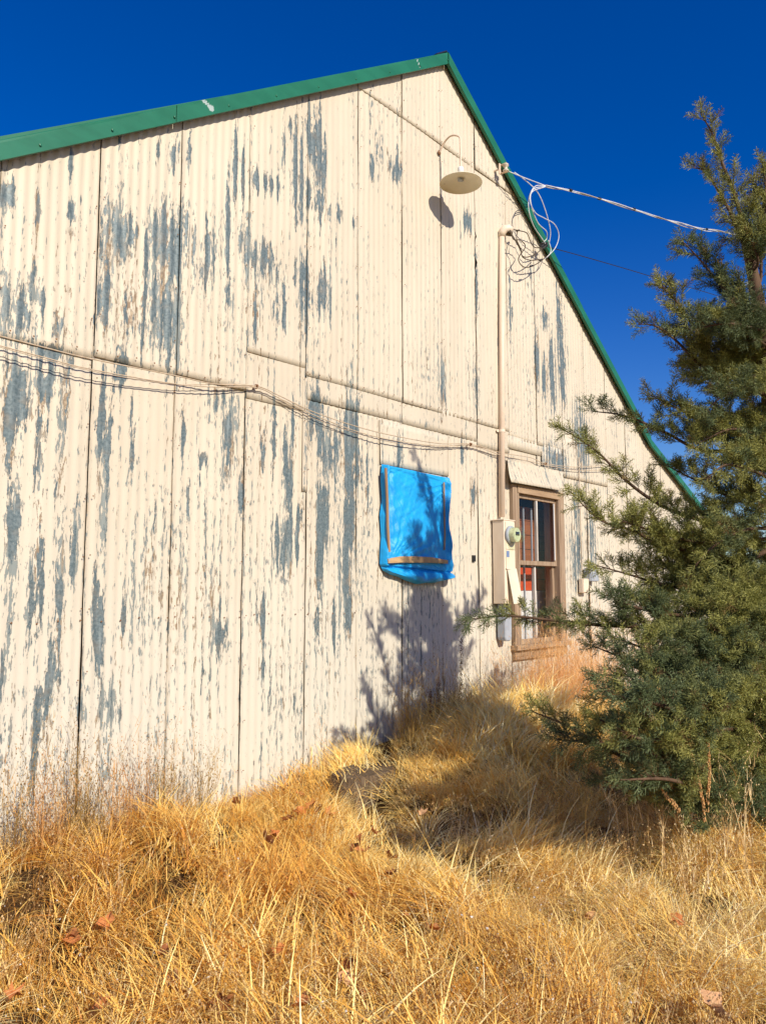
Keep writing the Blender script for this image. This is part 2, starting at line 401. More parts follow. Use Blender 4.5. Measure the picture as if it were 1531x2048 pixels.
# ------------------------------------------------------------------ ground
def gz(x, y):
    x = np.asarray(x, float); y = np.asarray(y, float)
    m = .33*sstep(-2.5, -1.0, x)*(1-.55*sstep(1.0, 3.5, x))*sstep(-2.6, -.35, y)
    b = .15*(vnoise(x, y, 1.4, 1)-.5)+.15*(vnoise(x, y, 3.6, 2)-.5)
    b = b*(.35+.65*sstep(-.1, -.8, y))+.17*sstep(-1.9, -3.2, x)*sstep(-1.6, -.5, y)
    far = sstep(14, 40, np.hypot(x, y))*.6
    return m+b+.03*sstep(-1, -3.5, y)*0-far*.5
gx = np.unique(np.concatenate([np.linspace(-400, -14, 12), np.arange(-14, 14.01, .25), np.linspace(14, 400, 12)]))
gy = np.unique(np.concatenate([np.linspace(-400, -9, 12), np.arange(-9, 1.01, .2), np.linspace(1, 400, 14)]))
GXX, GYY = np.meshgrid(gx, gy); GZZ = gz(GXX, GYY)
g = MB(); nx, ny = len(gx), len(gy)
g.add(np.stack([GXX.ravel(), GYY.ravel(), GZZ.ravel()], 1), [(j*nx+i, j*nx+i+1, (j+1)*nx+i+1, (j+1)*nx+i) for j in range(ny-1) for i in range(nx-1)])
tag(g.build('ground', M['ground'], smooth=True), kind='structure', label='dry soil under the straw around the barn')

def ghit(px, py, dz=0.0):
    d = _f*FPX + _r*(px-IW/2) - _u*(py-IH/2); d = d/np.linalg.norm(d); t = 1.0
    while t < 40:
        p = CAM+d*t
        if p[2] < gz(p[0], p[1])+dz: return p
        t += .01
    return p

# ------------------------------------------------------------------ barn
barn = empty('metal_barn', (0, 0, 0), 'tall gabled barn of cream painted corrugated sheets peeling to grey metal, with green roof edge', 'barn')
FY = -.075                                    # fascia face
La, Lb = at(0, 322, FY), at(881, 131, FY); Ra, Rb = at(884, 131, FY), at(1245, 803, FY)
sL = (Lb[2]-La[2])/(Lb[0]-La[0]); sR = (Rb[2]-Ra[2])/(Rb[0]-Ra[0])
K = at(1302, 925, FY); E1 = at(1390, 1035, FY); sK = (E1[2]-K[2])/(E1[0]-K[0])
XA = .07; ZA = Lb[2]+sL*(XA-Lb[0])
def roofz(x):
    """underside line of the green edge trim"""
    x = float(x)
    if x <= XA: return ZA+sL*(x-XA) if x > -5.2 else ZA+sL*(-5.2-XA)+.4*(x+5.2)
    z = ZA+sR*(x-XA)
    if x > K[0]: z = ZA+sR*(K[0]-XA)+sK*(x-K[0])
    return z

# where the paint has come off: pixel survey (x, y, half width, half height, amount)
PEEL = [(10,390,15,20,1),(75,425,6,24,1),(140,430,8,24,1),(139,320,5,22,.9),(208,470,12,70,1),(227,465,8,48,1),(244,470,10,52,1),(258,465,8,42,1),(273,465,5,34,.9),
(290,510,5,48,1),(312,480,12,52,1),(326,490,13,66,1.1),(343,500,14,66,1.1),(356,470,8,60,1),(208,590,12,70,1),(260,650,40,60,.62),(320,630,34,90,.85),(345,660,14,70,1),(300,690,60,30,.55),
(10,600,14,50,.9),(40,620,18,50,1),(60,560,15,40,.7),(80,600,12,30,.7),(118,655,12,30,.9),(341,315,6,28,1),(315,295,6,26,.9),(355,300,6,24,.9),(375,310,4,34,.8),
(369,470,4,60,.9),(384,495,4,55,1),(397,545,5,50,1),(412,510,6,58,1),(425,505,4,60,1),(452,470,6,85,1.1),(467,340,5,85,1.1),(490,500,6,60,1),(477,480,4,24,1),(458,580,5,40,.9),(484,340,5,40,.8),
(509,362,7,26,1.1),(529,365,5,22,1),(541,370,4,20,1),(553,372,4,20,1),(505,520,6,30,1),(525,520,9,40,1),(541,525,5,45,1),(553,560,5,34,.9),(553,615,5,40,1),(566,630,4,52,1.1),(542,620,4,30,.9),(507,620,6,44,1),
(579,250,4,30,.7),(589,325,5,95,1.1),(600,350,5,78,1.1),(614,250,7,55,1),(621,300,7,44,1),(634,300,7,105,1.1),(645,340,5,64,1),(616,385,6,30,1),(632,400,6,24,1),
(588,550,4,34,1),(601,575,7,56,1.1),(612,590,7,66,1.1),(646,580,5,48,1.1),(657,600,4,34,1),(635,600,4,34,.9),(566,300,5,30,.6),(655,425,4,12,1),(676,425,5,18,1),(705,447,4,16,1),
(742,335,4,30,1),(750,300,3,36,1),(760,310,3,36,.8),(778,335,4,18,1),(793,345,8,24,1.1),(784,350,4,16,.9),(739,240,3,70,.6),
(20,820,12,90,1),(40,765,10,34,1),(36,810,15,44,1),(95,705,40,16,1.0),(85,765,24,26,.9),(60,800,8,46,.9),(85,790,8,34,1),(80,850,8,60,.9),(130,790,8,95,1.05),(80,900,5,90,.9),(76,1100,6,60,1),(25,1080,9,100,.95),
(145,1105,8,56,1),(65,1190,9,66,.9),(86,1205,8,56,.9),(120,1190,9,76,.9),(105,1350,13,66,.95),(75,1440,9,66,.95),(65,1520,7,44,.9),(20,1250,7,66,.8),(5,1340,7,44,.8),
(203,830,9,86,.95),(211,915,9,66,1),(210,1005,8,76,1),(243,735,12,34,1),(265,890,5,66,1),(265,820,5,44,.8),(238,700,20,10,.8),(195,1275,13,76,.85),(190,1210,10,66,.8),(215,1400,22,34,.85),(228,1425,22,22,.8),(155,1412,10,18,1),(245,1240,6,28,.8),
(455,865,11,50,1.05),(442,805,22,22,.7),(405,918,8,16,1),(450,935,8,34,.75),(482,985,6,34,.95),(365,880,7,50,.7),(440,1275,13,30,1),(525,1240,7,34,1),(522,1338,8,16,1.1),(595,1100,5,24,1),
(548,870,6,56,1),(571,905,6,66,1),(576,950,7,66,1),(585,850,5,44,.9),(560,1095,14,54,.85),(577,1085,8,54,1),(525,890,5,56,.9),(598,1040,6,34,.9),
(630,820,15,44,1.1),(640,870,5,44,1),(650,900,6,54,1.05),(661,900,5,44,1),(696,900,11,105,1.15),(706,870,11,66,1.1),(671,915,6,66,1),(686,890,5,66,1),(716,935,7,44,1),
(640,1090,9,118,1.1),(650,1030,8,66,1),(691,1130,9,76,1.05),(696,1225,7,44,1),(693,1050,8,54,1.1),(704,1000,5,84,1),(635,1245,6,44,1),(666,1250,5,34,1),(795,915,8,34,.9),(735,960,5,60,.6),
(1070,715,5,54,1.1),(1086,640,8,22,1),(1116,640,7,66,1.05),(1121,720,7,86,1.15),(1101,745,7,66,1.1),(1086,755,6,44,1),(1110,920,22,26,.95),(1018,620,5,60,.8),(951,570,3,60,1),(951,760,4,50,.8),(883,765,5,54,.9),(930,445,6,20,1.15),(938,450,4,16,1.1),
(1150,1110,9,66,.85),(1182,1080,9,54,.8),(1150,1020,6,60,.7),(1160,880,14,56,1.0),(946,990,5,20,1),(925,905,5,24,.9),(820,1240,30,120,.25),(30,1480,30,90,.35),(380,1130,60,200,.22),(560,1400,40,120,.2),(1060,560,20,80,.35)]
_P = []
for a, b, w, h, k in PEEL:
    c = at(a, b); e = at(a+w, b); f_ = at(a, b+h)
    _P.append((c[0], c[2], max(abs(e[0]-c[0]), .009)*1.0, abs(f_[2]-c[2])*1.12, k))
_P = np.array(_P)
def peel_amount(x, z):
    q = np.zeros(x.shape)
    for cx, cz, w, h, k in _P:
        d = ((x-cx)/w)**2+((z-cz)/h)**2
        q = np.maximum(q, 1.12*k*np.exp(-.72*d))
    return q
SEAM_TEAR = [(.61, at(960, 480)[2], .035, .05), (.61, at(950, 527)[2], .055, .06), (.61, at(955, 552)[2], .022, .04)]

def sheet(x0, x1, z0, z1, y=0.0, amp=.0030, to_roof=False, gapL=.0035, gapR=.0035, tilt=0.0, bow=0.0, parent=None, name='wall_sheet', lift=0.0, seed=0, flatten=0.0):
    nc = max(4, int(round((x1-x0)/PITCHC*6))); 
    ztop_c = max(roofz(x0), roofz(x1), z1 if not to_roof else 0)
    nr = max(2, int(((ztop_c if to_roof else z1)-z0)/.055))
    u = np.linspace(0, 1, nc+1); v = np.linspace(0, 1, nr+1)
    xa, xb = x0+gapL, x1-gapR
    X = xa+(xb-xa)*u[None, :]+0*v[:, None]
    zt = np.array([min(z1, roofz(x)+.10) if to_roof else z1 for x in X[0]])
    Z = z0+(zt[None, :]-z0)*v[:, None]
    wob = .006*(vnoise(Z, 0*Z+x0*7, .8, 5)-.5)*np.abs(2*u[None, :]-1)
    X = X+wob+tilt*(Z-z0)
    ed = np.zeros(X.shape)
    for sx_, sz_, dx_, dz_ in SEAM_TEAR:
        k = np.exp(-((Z-sz_)/dz_)**2*3)
        if abs(x0-sx_) < .02: X = X+k*dx_*(1-u[None, :])**10
        if abs(x1-sx_) < .02: X = X-k*dx_*.35*(u[None, :])**10; ed = ed-k*.02*(u[None, :])**10
    ph = 2*pi*X/PITCHC
    fl = 1-.55*sstep(.45, .8, vnoise(X, Z, .9, 20+seed))-flatten
    Y = y-amp*fl*np.cos(ph)+ed
    Y += .010*(vnoise(X, Z, 1.6, 30+seed)-.5)+.006*(vnoise(X, Z, 4.5, 31)-.5)
    Y -= .006*(u[None, :] < .5/nc)*vnoise(Z, Z*0, 2, 40+seed)
    Y -= lift*.0*(1-v[:, None])**2
    Y -= bow*np.sin(pi*u[None, :])
    dirt = .75*np.exp(-((zt[None, :]-Z)/.04))*(1 if to_roof else 0)+.10*np.exp(-((Z-z0)/.012))
    dirt = dirt+.85*np.exp(-np.minimum(X-xa, xb-X)/.008)
    nC = nc+1
    me = bpy.data.meshes.new(name)
    me.from_pydata(np.stack([X.ravel(), Y.ravel(), Z.ravel()], 1).tolist(), [], [(j*nC+i, j*nC+i+1, (j+1)*nC+i+1, (j+1)*nC+i) for j in range(nr) for i in range(nc)])
    a = me.attributes.new('peel', 'FLOAT', 'POINT'); a.data.foreach_set('value', peel_amount(X, Z).ravel().astype(np.float32))
    a = me.attributes.new('dirt', 'FLOAT', 'POINT'); a.data.foreach_set('value', dirt.ravel().astype(np.float32))
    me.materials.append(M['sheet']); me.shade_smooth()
    o = bpy.data.objects.new(name, me); col.objects.link(o); o.parent = parent or barn
    md = o.modifiers.new('thickness', 'SOLIDIFY'); md.thickness = .0012; md.offset = 1
    return o

S = .61
zl = at(260, 728)[2]                       # lap line left
zm = at(700, 776)[2]; zu = at(878, 290)[2]
zs = at(556, 722)[2]                       # short step sheet
zb1 = at(760, 835)[2]                      # lower edge of the strip
kk = 0
for k in range(-9, 12):
    x0, x1 = k*S, (k+1)*S; kk += 1
    gl = rnd.uniform(.0005, .0022); gr = rnd.uniform(.0005, .0022)
    if k in (-6, -5): gr += .003*(k == -7); gl += .004*(k == -6)
    if k == -9: x0 = -8*S-.61
    lay = -.003*(k % 2)
    if k <= -5:                             # left bay: two tiers lapping at the same height
        sheet(x0, x1, zl-.02*(k == -7)+.012*rnd.uniform(-1, 1), 12, y=-.012+lay, to_roof=True, gapL=gl, gapR=gr, lift=.010, seed=kk, amp=.0042)
        sheet(x0+rnd.uniform(-.004, .004), x1, -.12, zl+.06, y=lay, gapL=gl+.003*(k == -6), gapR=gr, seed=kk+50, amp=.0036)
    elif k == -4:
        sheet(x0, x1, zs, 12, y=-.013, to_roof=True, gapL=gl, gapR=gr, lift=.006, seed=kk)
        sheet(x0, x1, zl-.05, zs+.06, y=-.009, gapL=gl, gapR=gr, seed=kk+20, flatten=.3, lift=.006)
        sheet(x0, x1+.029, -.12, zl, y=.0, gapL=gl, gapR=gr+.001, seed=kk+50)
    elif k == -3:
        sheet(x0, x1, zm, 12, y=-.013, to_roof=True, gapL=gl, gapR=gr, lift=.006, seed=kk)
        sheet(x0+.03, x1, -.12, zb1+.03, y=.0, gapL=gl, gapR=gr, seed=kk+50)
    else:
        top_split = k <= 3 and k >= -2
        has_win = k in (2, 3)
        zr0 = zm if k < 2 else at(1060, 887)[2]
        if roofz(x0 if k < 0 else x1) < zr0+.3 and k >= 4:
            pass
        if k <= 4:
            zz = max(min(roofz(x0), roofz(x1)), 0)
            if k <= 2 and zz > zu-1.2:
                sheet(x0, x1, zr0, zu+.05, y=-.011+lay, to_roof=True, gapL=gl, gapR=gr, lift=.005, seed=kk)
                sheet(x0, x1, zu-.004, 12, y=-.018+lay, to_roof=True, gapL=gl, gapR=gr, lift=.006, seed=kk+80) if max(roofz(x0), roofz(x1)) > zu else None
            else:
                sheet(x0, x1, zr0, 12, y=-.011+lay, to_roof=True, gapL=gl, gapR=gr, lift=.004, seed=kk)
            if not has_win: sheet(x0, x1, -.12, zb1+.03 if k < 2 else zr0+.05, y=lay, gapL=gl, gapR=gr+.001*(k == -1), seed=kk+50)
            else:
                sheet(x0, x1, -.12, .99, y=lay, gapL=gl, gapR=gr, seed=kk+50)
                sheet(x0, x1, 2.80, zr0+.04, y=lay, gapL=gl, gapR=gr, seed=kk+51)
                if k == 3: sheet(2.355, x1, .97, 2.82, y=lay, gapL=0, gapR=gr, seed=kk+52)
        else:
            sheet(x0, x1, -.12, 12, y=lay, to_roof=True, gapL=gl, gapR=gr, seed=kk)
# long strip under the upper tier, right of the step, and small patch sheets
sheet(-3*S+.01, -.61, zb1, zm+.05, y=-.007, seed=3, flatten=.45, lift=.004)
sheet(-.61, .61, zb1-.005, zm+.05, y=-.007, seed=4, flatten=.45, lift=.004)
sheet(.61, 2*S+.01, zb1-.05, zm+.05, y=-.009, seed=6, flatten=.45, lift=.006)
sheet(-3*S-.035, -3*S+.03, at(620, 985)[2], zm-.02, y=-.010, seed=5, flatten=.6)
sheet(at(757, 928)[0], at(893, 955)[0]+.02, at(757, 928)[2]+.0, zb1-.02, y=-.012, seed=7, flatten=.2, lift=.01)
sheet(1.95*S, 4*S-.02, at(1050, 905)[2], at(1050, 880)[2], y=-.013, seed=8, flatten=.3, lift=.006)
sheet(at(1080, 930)[0], 4*S-.01, at(1100, 945)[2], at(1100, 912)[2]+.03, y=-.022, seed=9, flatten=.2, lift=.02)
sheet(4*S, 6*S, at(1150, 960)[2], at(1150, 960)[2]+.5, y=-.014, seed=12, flatten=.3, lift=.004)

# flared sheet hood over the window
def hood():
    x0, x1 = 1.235, 2.455; zt, zb = 3.09, 2.795; nc = 96; nr = 6
    u = np.linspace(0, 1, nc+1); v = np.linspace(0, 1, nr+1)
    a, b_, c, d = at(1014, 917, -.03), at(1022, 964, -.11), at(1127, 982, -.11), at(1127, 944, -.03)
    L0 = a[None, :]*(1-v[:, None])+b_[None, :]*v[:, None]; R0 = d[None, :]*(1-v[:, None])+c[None, :]*v[:, None]
    X = L0[:, 0][:, None]*(1-u)+R0[:, 0][:, None]*u; Z = L0[:, 2][:, None]*(1-u)+R0[:, 2][:, None]*u
    Y = -.028-.085*v[:, None]**1.3-.004*np.cos(2*pi*X/PITCHC)
    me = bpy.data.meshes.new('window_hood'); n = nc+1
    me.from_pydata(np.stack([X.ravel(), Y.ravel(), Z.ravel()], 1).tolist(), [], [(j*n+i, (j+1)*n+i, (j+1)*n+i+1, j*n+i+1) for j in range(nr) for i in range(nc)])
    for nm, val in (('peel', 0.1), ('dirt', .1)):
        a = me.attributes.new(nm, 'FLOAT', 'POINT'); a.data.foreach_set('value', np.full(X.size, val, np.float32))
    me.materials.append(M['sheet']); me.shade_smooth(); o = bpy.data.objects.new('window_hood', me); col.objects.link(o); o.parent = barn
    md = o.modifiers.new('thickness', 'SOLIDIFY'); md.thickness = .0015
hood()

# framing boards behind the sheets
WX0, WX1, WZ0, WZ1 = 1.24, 2.35, .98, 2.79
def backing_strip(x0, x1):
    def poly(z0, z1a, z1b):
        b = MB(); b.prism([(x0, z0), (x1, z0), (x1, z1b), (x0, z1a)], .035, .055); b.build('backing_board', M['backing'], barn)
    ta, tb = roofz(x0)+.1, roofz(x1)+.1
    if x0 >= WX0-.01 and x1 <= WX1+.01:
        poly(-.2, WZ0, WZ0); poly(WZ1, ta, tb)
    else: poly(-.2, ta, tb)
xs = [-5.49, -3.6, -1.8, XA, WX0, WX1, K[0], 7.32]
for a, b in zip(xs[:-1], xs[1:]): backing_strip(a, b-.001)
# row of nails along lap joints
nb = MB()
for k in range(-9, 10):
    x0 = k*S
    for zz in np.arange(.35, roofz(x0+.02)-.1, .38):
        for dx in (-.02, .03):
            if 1.2 < x0 < 2.5 and .9 < zz < 3.0: continue
            zj = zz+rnd.uniform(-.05, .05)
            nb.lathe([(.005, -.0), (.004, .003), (.0005, .004)], (x0+dx+rnd.uniform(-.004, .004), -.026, zj), (0, -1, 0), 6)
for lz, xa, xb in ((zl+.03, -5.4, -2.45), (zm+.03, -1.83, 1.05), (zu+.03, -1.2, 1.0), (1.45, -5.3, -1.2)):
    for x in np.arange(xa, xb, PITCHC*2):
        nb.lathe([(.006, -.0), (.005, .003), (.0005, .004)], (x+rnd.uniform(-.006, .006), -.030 if lz > 2 else -.009, lz+rnd.uniform(-.012, .012)), (0, -1, 0), 6)
tag(nb.build('nail_heads', M['rust'], barn), kind='stuff')

# green edge trim: front faces with a small return lip, built in lengths
def trim(x0, x1, w=.30, y=FY, extra=0.0, scr=()):
    nx_ = max(2, int(abs(x1-x0)/(.02 if scr else .08))); P = []; F = []; A = []
    prof = [(.006, y+.028), (0, y+.004), (0, y), (w*.03, y-.006), (w, y-.006), (w+.006, y), (w+.006, y+.12)]
    rows = []
    sub = [0, 1, 2, 3]+[3+i/8 for i in range(1, 8)]+[4, 5, 6]
    pz = [np.interp(t, range(7), [q[0] for q in prof]) for t in sub]; py = [np.interp(t, range(7), [q[1] for q in prof]) for t in sub]
    n = len(sub)
    for i in range(nx_+1):
        x = x0+(x1-x0)*i/nx_; zb = roofz(x)
        for dz, yy in zip(pz, py):
            yo = yy+.004*(vnoise(x, dz, 3, 3)-.5) if 0 < dz < w else yy
            P.append((x, float(yo), zb+dz)); s = 0
            for (sx_, sz_, rx_, rz_, an) in scr:
                ddx, ddz = x-sx_, zb+dz-sz_; a_, b_ = ddx*cos(an)+ddz*sin(an), -ddx*sin(an)+ddz*cos(an)
                s = max(s, 1.2*math.exp(-(a_/rx_)**2-(b_/rz_)**2))
            A.append(s)
    for i in range(nx_):
        for j in range(n-1): F.append((i*n+j, (i+1)*n+j, (i+1)*n+j+1, i*n+j+1))
    me = bpy.data.meshes.new('edge_trim'); me.from_pydata(P, [], F); a = me.attributes.new('scratch', 'FLOAT', 'POINT'); a.data.foreach_set('value', A)
    me.materials.append(M['green']); o = bpy.data.objects.new('edge_trim', me); col.objects.link(o); o.parent = barn
    md = o.modifiers.new('thickness', 'SOLIDIFY'); md.thickness = .0015
    return o
TW = at(0, 270, FY)[2]-La[2]-.03
j1 = at(352, 225, FY)[0]; j2 = at(815, 122, FY)[0]
s1 = at(405, 203, FY); s2 = at(832, 118, FY)
trim(-5.2, j1-.002, TW); trim(j1-.0, j2-.002, TW, y=FY-.004, scr=[(s1[0]-.02, s1[2]+.02, .13, .022, -.45), (s1[0]+.07, s1[2]-.02, .03, .03, 0), (s1[0]-.07, s1[2]+.055, .10, .018, .4)])
trim(j2, XA-.002, TW, y=FY-.001, scr=[(s2[0], s2[2], .16, .012, -.85)])
tr = at(1163, 640, FY)[0]
trim(XA, tr-.002, TW, y=FY-.010); trim(tr, K[0], TW, y=FY-.006); trim(K[0], 7.3, TW*.8, y=FY)
sb = MB()
for k in range(26):
    x = -5+k*.46
    if x > 7: break
    sb.lathe([(.009, 0), (.008, .005), (.001, .007)], (x, FY-.010, roofz(x)+.045), (0, -1, 0), 8)
tag(sb.build('trim_screws', M['green'], barn), kind='stuff')
# ridge cap end
rc = MB(); rz = ZA+TW
rc.prism([(XA-.17, rz-.09), (XA, rz+.035), (XA+.16, rz-.07), (XA+.155, rz-.082), (XA, rz+.02), (XA-.165, rz-.105)], FY+.01, 14)
rc.build('ridge_cap', M['blackpl'], barn)
# roof slopes, side and back walls
def slab(x0, x1, name='roof'):
    b = MB(); za, zb_ = roofz(x0)+TW-.02, roofz(x1)+TW-.02
    n = int(14/.3); P = []
    b.prism([(x0, za), (x1, zb_), (x1, zb_-.03), (x0, za-.03)], FY+.02, 14.1)
    for i in range(1, 30):
        y = FY+.02+i*.47
        b.prism([(x0, za+.03), (x1, zb_+.03), (x1, zb_+.001), (x0, za+.001)], y, y+.03)
    b.build(name, M['roof'], barn)
slab(-5.45, XA); slab(XA, K[0]); slab(K[0], 7.55)
sw = MB(); sw.prism([(-5.47, -.3), (-5.43, -.3), (-5.43, roofz(-5.43)+.1), (-5.47, roofz(-5.47)+.1)], .02, 14); sw.build('side_wall', M['beige'], barn)
sw = MB(); sw.prism([(7.30, -.3), (7.33, -.3), (7.33, roofz(7.33)), (7.30, roofz(7.33))], .02, 14); sw.build('side_wall', M['beige'], barn)
bw = MB(); bw.prism([(-5.42, -.3), (7.29, -.3), (7.29, roofz(7.29)+.1), (K[0], roofz(K[0])+.1), (XA, ZA+.1), (-5.42, roofz(-5.42)+.1)], 13.9, 14); bw.build('back_wall', M['black'], barn)

# ------------------------------------------------------------------ window in the barn wall
win = bpy.data.objects.new('window', None); col.objects.link(win); win.parent = barn; win.location = (1.85, 0, .98)
tag(win, 'tall old four pane window in bare weathered wooden casing')
def part(name, boxes, mat, parent, bevel=.002):
    b = MB()
    for c, s in boxes: b.box(c, s)
    return b.build(name, mat, parent, bevel=bevel)
wl, wr, wt, wb = 1.224, 2.366, 2.80, .98
part('casing', [((wl+.045, -.015, (wt+wb)/2), (.09, .075, wt-wb))], M['casing'], win)
part('casing', [((wr-.05, -.015, (wt+wb)/2), (.10, .075, wt-wb))], M['casing'], win)
part('casing', [(((wl+wr)/2, -.018, wt-.045), (wr-wl-.202, .080, .09))], M['sill'], win)
part('sill', [(((wl+wr)/2, -.03, wb+.03), (wr-wl+.05, .13, .05)), (((wl+wr)/2, -.012, wb-.05), (wr-wl, .07, .10))], M['sill'], win)
# jambs inside the opening
part('jamb', [((wl+.115, .05, (wt+wb)/2), (.03, .20, wt-wb-.1))], M['casing'], win)
part('jamb', [((wr-.115, .05, (wt+wb)/2), (.03, .20, wt-wb-.1))], M['casing'], win)
il, ir = wl+.131, wr-.131; it = wt-.091; ib = wb+.056
mid = at(1060, 1127)[2]; xm = (il+ir)/2
def sash(z0, z1, y, wdt=.045):
    s = bpy.data.objects.new('sash', None); col.objects.link(s); s.parent = win; s.location = (0, 0, 0)
    return s
def sash_parts(z0, z1, y, w=.045, mullion=.028):
    part('sash', [((il+w/2, y, (z0+z1)/2), (w, .035, z1-z0)), ((ir-w/2, y, (z0+z1)/2), (w, .035, z1-z0)),
                  (((il+ir)/2, y, z1-w/2), (ir-il-2*w-.001, .033, w)), (((il+ir)/2, y, z0+w*.55), (ir-il-2*w-.001, .033, w*1.1))], M['casing'], win)
    part('glazing_bar', [((xm, y-.003, (z0+z1)/2), (mullion, .034, z1-z0-2.2*w))], M['sash'], win)
    for a, b in ((il+w, xm-mullion/2), (xm+mullion/2, ir-w)):
        part('pane', [(((a+b)/2, y+.006, (z0+z1)/2), (b-a-.002, .003, z1-z0-2.1*w))], M['glass'], win, 0)
sash_parts(mid-.02, it, .005)
sash_parts(ib, mid+.02, .045)
part('putty_line', [((ir-.048, -.014, (mid+it)/2), (.012, .008, it-mid-.1))], M['enamel_w'], win, 0)
# what is seen through the panes
room = bpy.data.objects.new('interior', None); col.objects.link(room); room.parent = barn; room.location = (1.8, .6, 1)
def rp(name, boxes, mat): return part(name, boxes, mat, room, .003)
IY = .30
bxr = at(1087, 1100, IY)[0]; zt0 = at(1060, 1016, IY)[2]; zt1 = at(1060, 1128, IY)[2]; zt2 = at(1060, 1181, IY)[2]
for i in range(4):
    z1 = zt0-(zt0-zt1)*i/4; z0 = zt0-(zt0-zt1)*(i+1)/4+.006
    rp('board', [(((1.26+bxr)/2, IY, (z0+z1)/2), (bxr-1.26, .02, z1-z0))], M['brown'])
for a_, b_ in ((zt1-.05, (zt1-.05+zt2)/2+.003), ((zt1-.05+zt2)/2-.003, zt2)):
    rp('board', [(((1.26+bxr)/2+.005, IY-.01, (a_+b_)/2), (bxr-1.26, .02, a_-b_))], M['red'])
rp('white_panel', [(((1.26+bxr)/2+.01, IY-.02, (zt2+.9)/2-.004), (bxr-1.26, .02, zt2-.9))], M['enamel_w'])
for px_ in (1047, 1063):
    c_ = at(px_, 1100, .14)[0]; rp('pipe', [((c_, .14, 1.72), (.018, .018, 1.75))], M['greymetal'])
part('partition', [((3.3, 1.6, 1.6), (4.6, .02, 3.4)), ((.9, .85, 1.6), (.02, 1.45, 3.4))], M['black'], room)

# ------------------------------------------------------------------ tarp
tp = at(765, 928); tarp = empty('tarp_cover', (-.38, -.02, 2.75), 'bright blue plastic tarp nailed with thin wooden battens over an opening, bunched at its foot', 'tarp')
def tarp_mesh():
    nu, nv = 110, 140
    Lc = [(764, 928), (762, 960), (764, 1000), (760, 1030), (763, 1075), (761, 1100), (760, 1128), (766, 1142), (780, 1152)]
    Rc = [(893, 955), (895, 985), (891, 1010), (892, 1060), (897, 1095), (899, 1120), (901, 1140), (899, 1152), (890, 1160)]
    Lp = np.array([at(a, b, -.03) for a, b in Lc]); Rp = np.array([at(a, b, -.03) for a, b in Rc])
    t = np.linspace(0, 1, len(Lc)); vv = np.linspace(0, 1, nv+1)
    L = np.stack([np.interp(vv, t, Lp[:, i]) for i in (0, 2)], 1); R_ = np.stack([np.interp(vv, t, Rp[:, i]) for i in (0, 2)], 1)
    # even parametrisation: 0..0.8 flat field, 0.8..1 hanging roll
    U, V = np.meshgrid(np.linspace(0, 1, nu+1), vv)
    X = L[:, 0][:, None]*(1-U)+R_[:, 0][:, None]*U; Z = L[:, 1][:, None]*(1-U)+R_[:, 1][:, None]*U
    sag = sstep(.8, 1, V)*(-.05*np.sin(pi*U)+.02*(vnoise(U*6, V*0, 1, 4)-.5)*2)
    Z = Z+sag
    h = .030+.022*np.sin(pi*np.clip(U, 0, 1))*np.sin(pi*np.clip(V/.8, 0, 1))
    # creases fanning from corners
    def fan(cu, cv, n, a0, amp, seed):
        du, dv = (U-cu), (V-cv)*1.15; an = np.arctan2(dv, du); r = np.hypot(du, dv)
        return amp*np.abs(vnoise(an*n, r*1.2, 1, seed)-.5)*2*np.exp(-r*2.2)*np.clip(r*6, 0, 1)
    h += fan(0, .02, 14, 0, .020, 5)+fan(1, .05, 13, 0, .020, 6)+fan(.05, .78, 13, 0, .028, 7)+fan(.95, .8, 11, 0, .022, 8)
    h += .010*np.abs(vnoise(U*3+V*7, V*3-U*2, 1.3, 12)-.5)*sstep(.2, .5, V)
    h += .014*np.exp(-((U-.25)/.25)**2)*(np.abs(vnoise(V*26+U*9, U*2, 1, 9)-.5))
    roll = sstep(.80, .84, V)
    h = h*(1-roll)+roll*(.065*np.sqrt(np.clip(np.sin(pi*np.clip((V-.79)/.21, 0, 1)), 0, 1))*(.75+.6*vnoise(U*7, V*9, 1, 10))+.004)
    h -= .022*np.exp(-((V-.80)/.014)**2)                 # pinched under the bottom lath
    side = np.minimum(U, 1-U)
    h += .030*np.exp(-((side-.035)/.022)**2)*(.5+vnoise(V*9, U*0+3*(U > .5), 1, 13))*(V < .8)
    h -= .020*np.exp(-((side-.085)/.02)**2)*(V < .8)*(V > .05)
    edge = np.clip(side/.02, 0, 1)*np.clip(V/.012, 0, 1)*np.clip((1-V)/.02, 0, 1)
    # knot at lower right and bunch at upper right corner
    h += .055*np.exp(-((U-.93)/.07)**2-((V-.93)/.06)**2)+.03*np.exp(-((U-.93)/.04)**2-((V-.06)/.025)**2)
    h += .006*(vnoise(U*28, V*32, 1, 14)-.5)
    h = np.maximum(h, .006)*np.sqrt(edge)+.001
    Y = -.022-h
    n = nu+1; b = MB(); b.add(np.stack([X.ravel(), Y.ravel(), Z.ravel()], 1), [(j*n+i, (j+1)*n+i, (j+1)*n+i+1, j*n+i+1) for j in range(nv) for i in range(nu)])
    b.build('tarp_sheet', M['tarp'], tarp, smooth=True)
tarp_mesh()
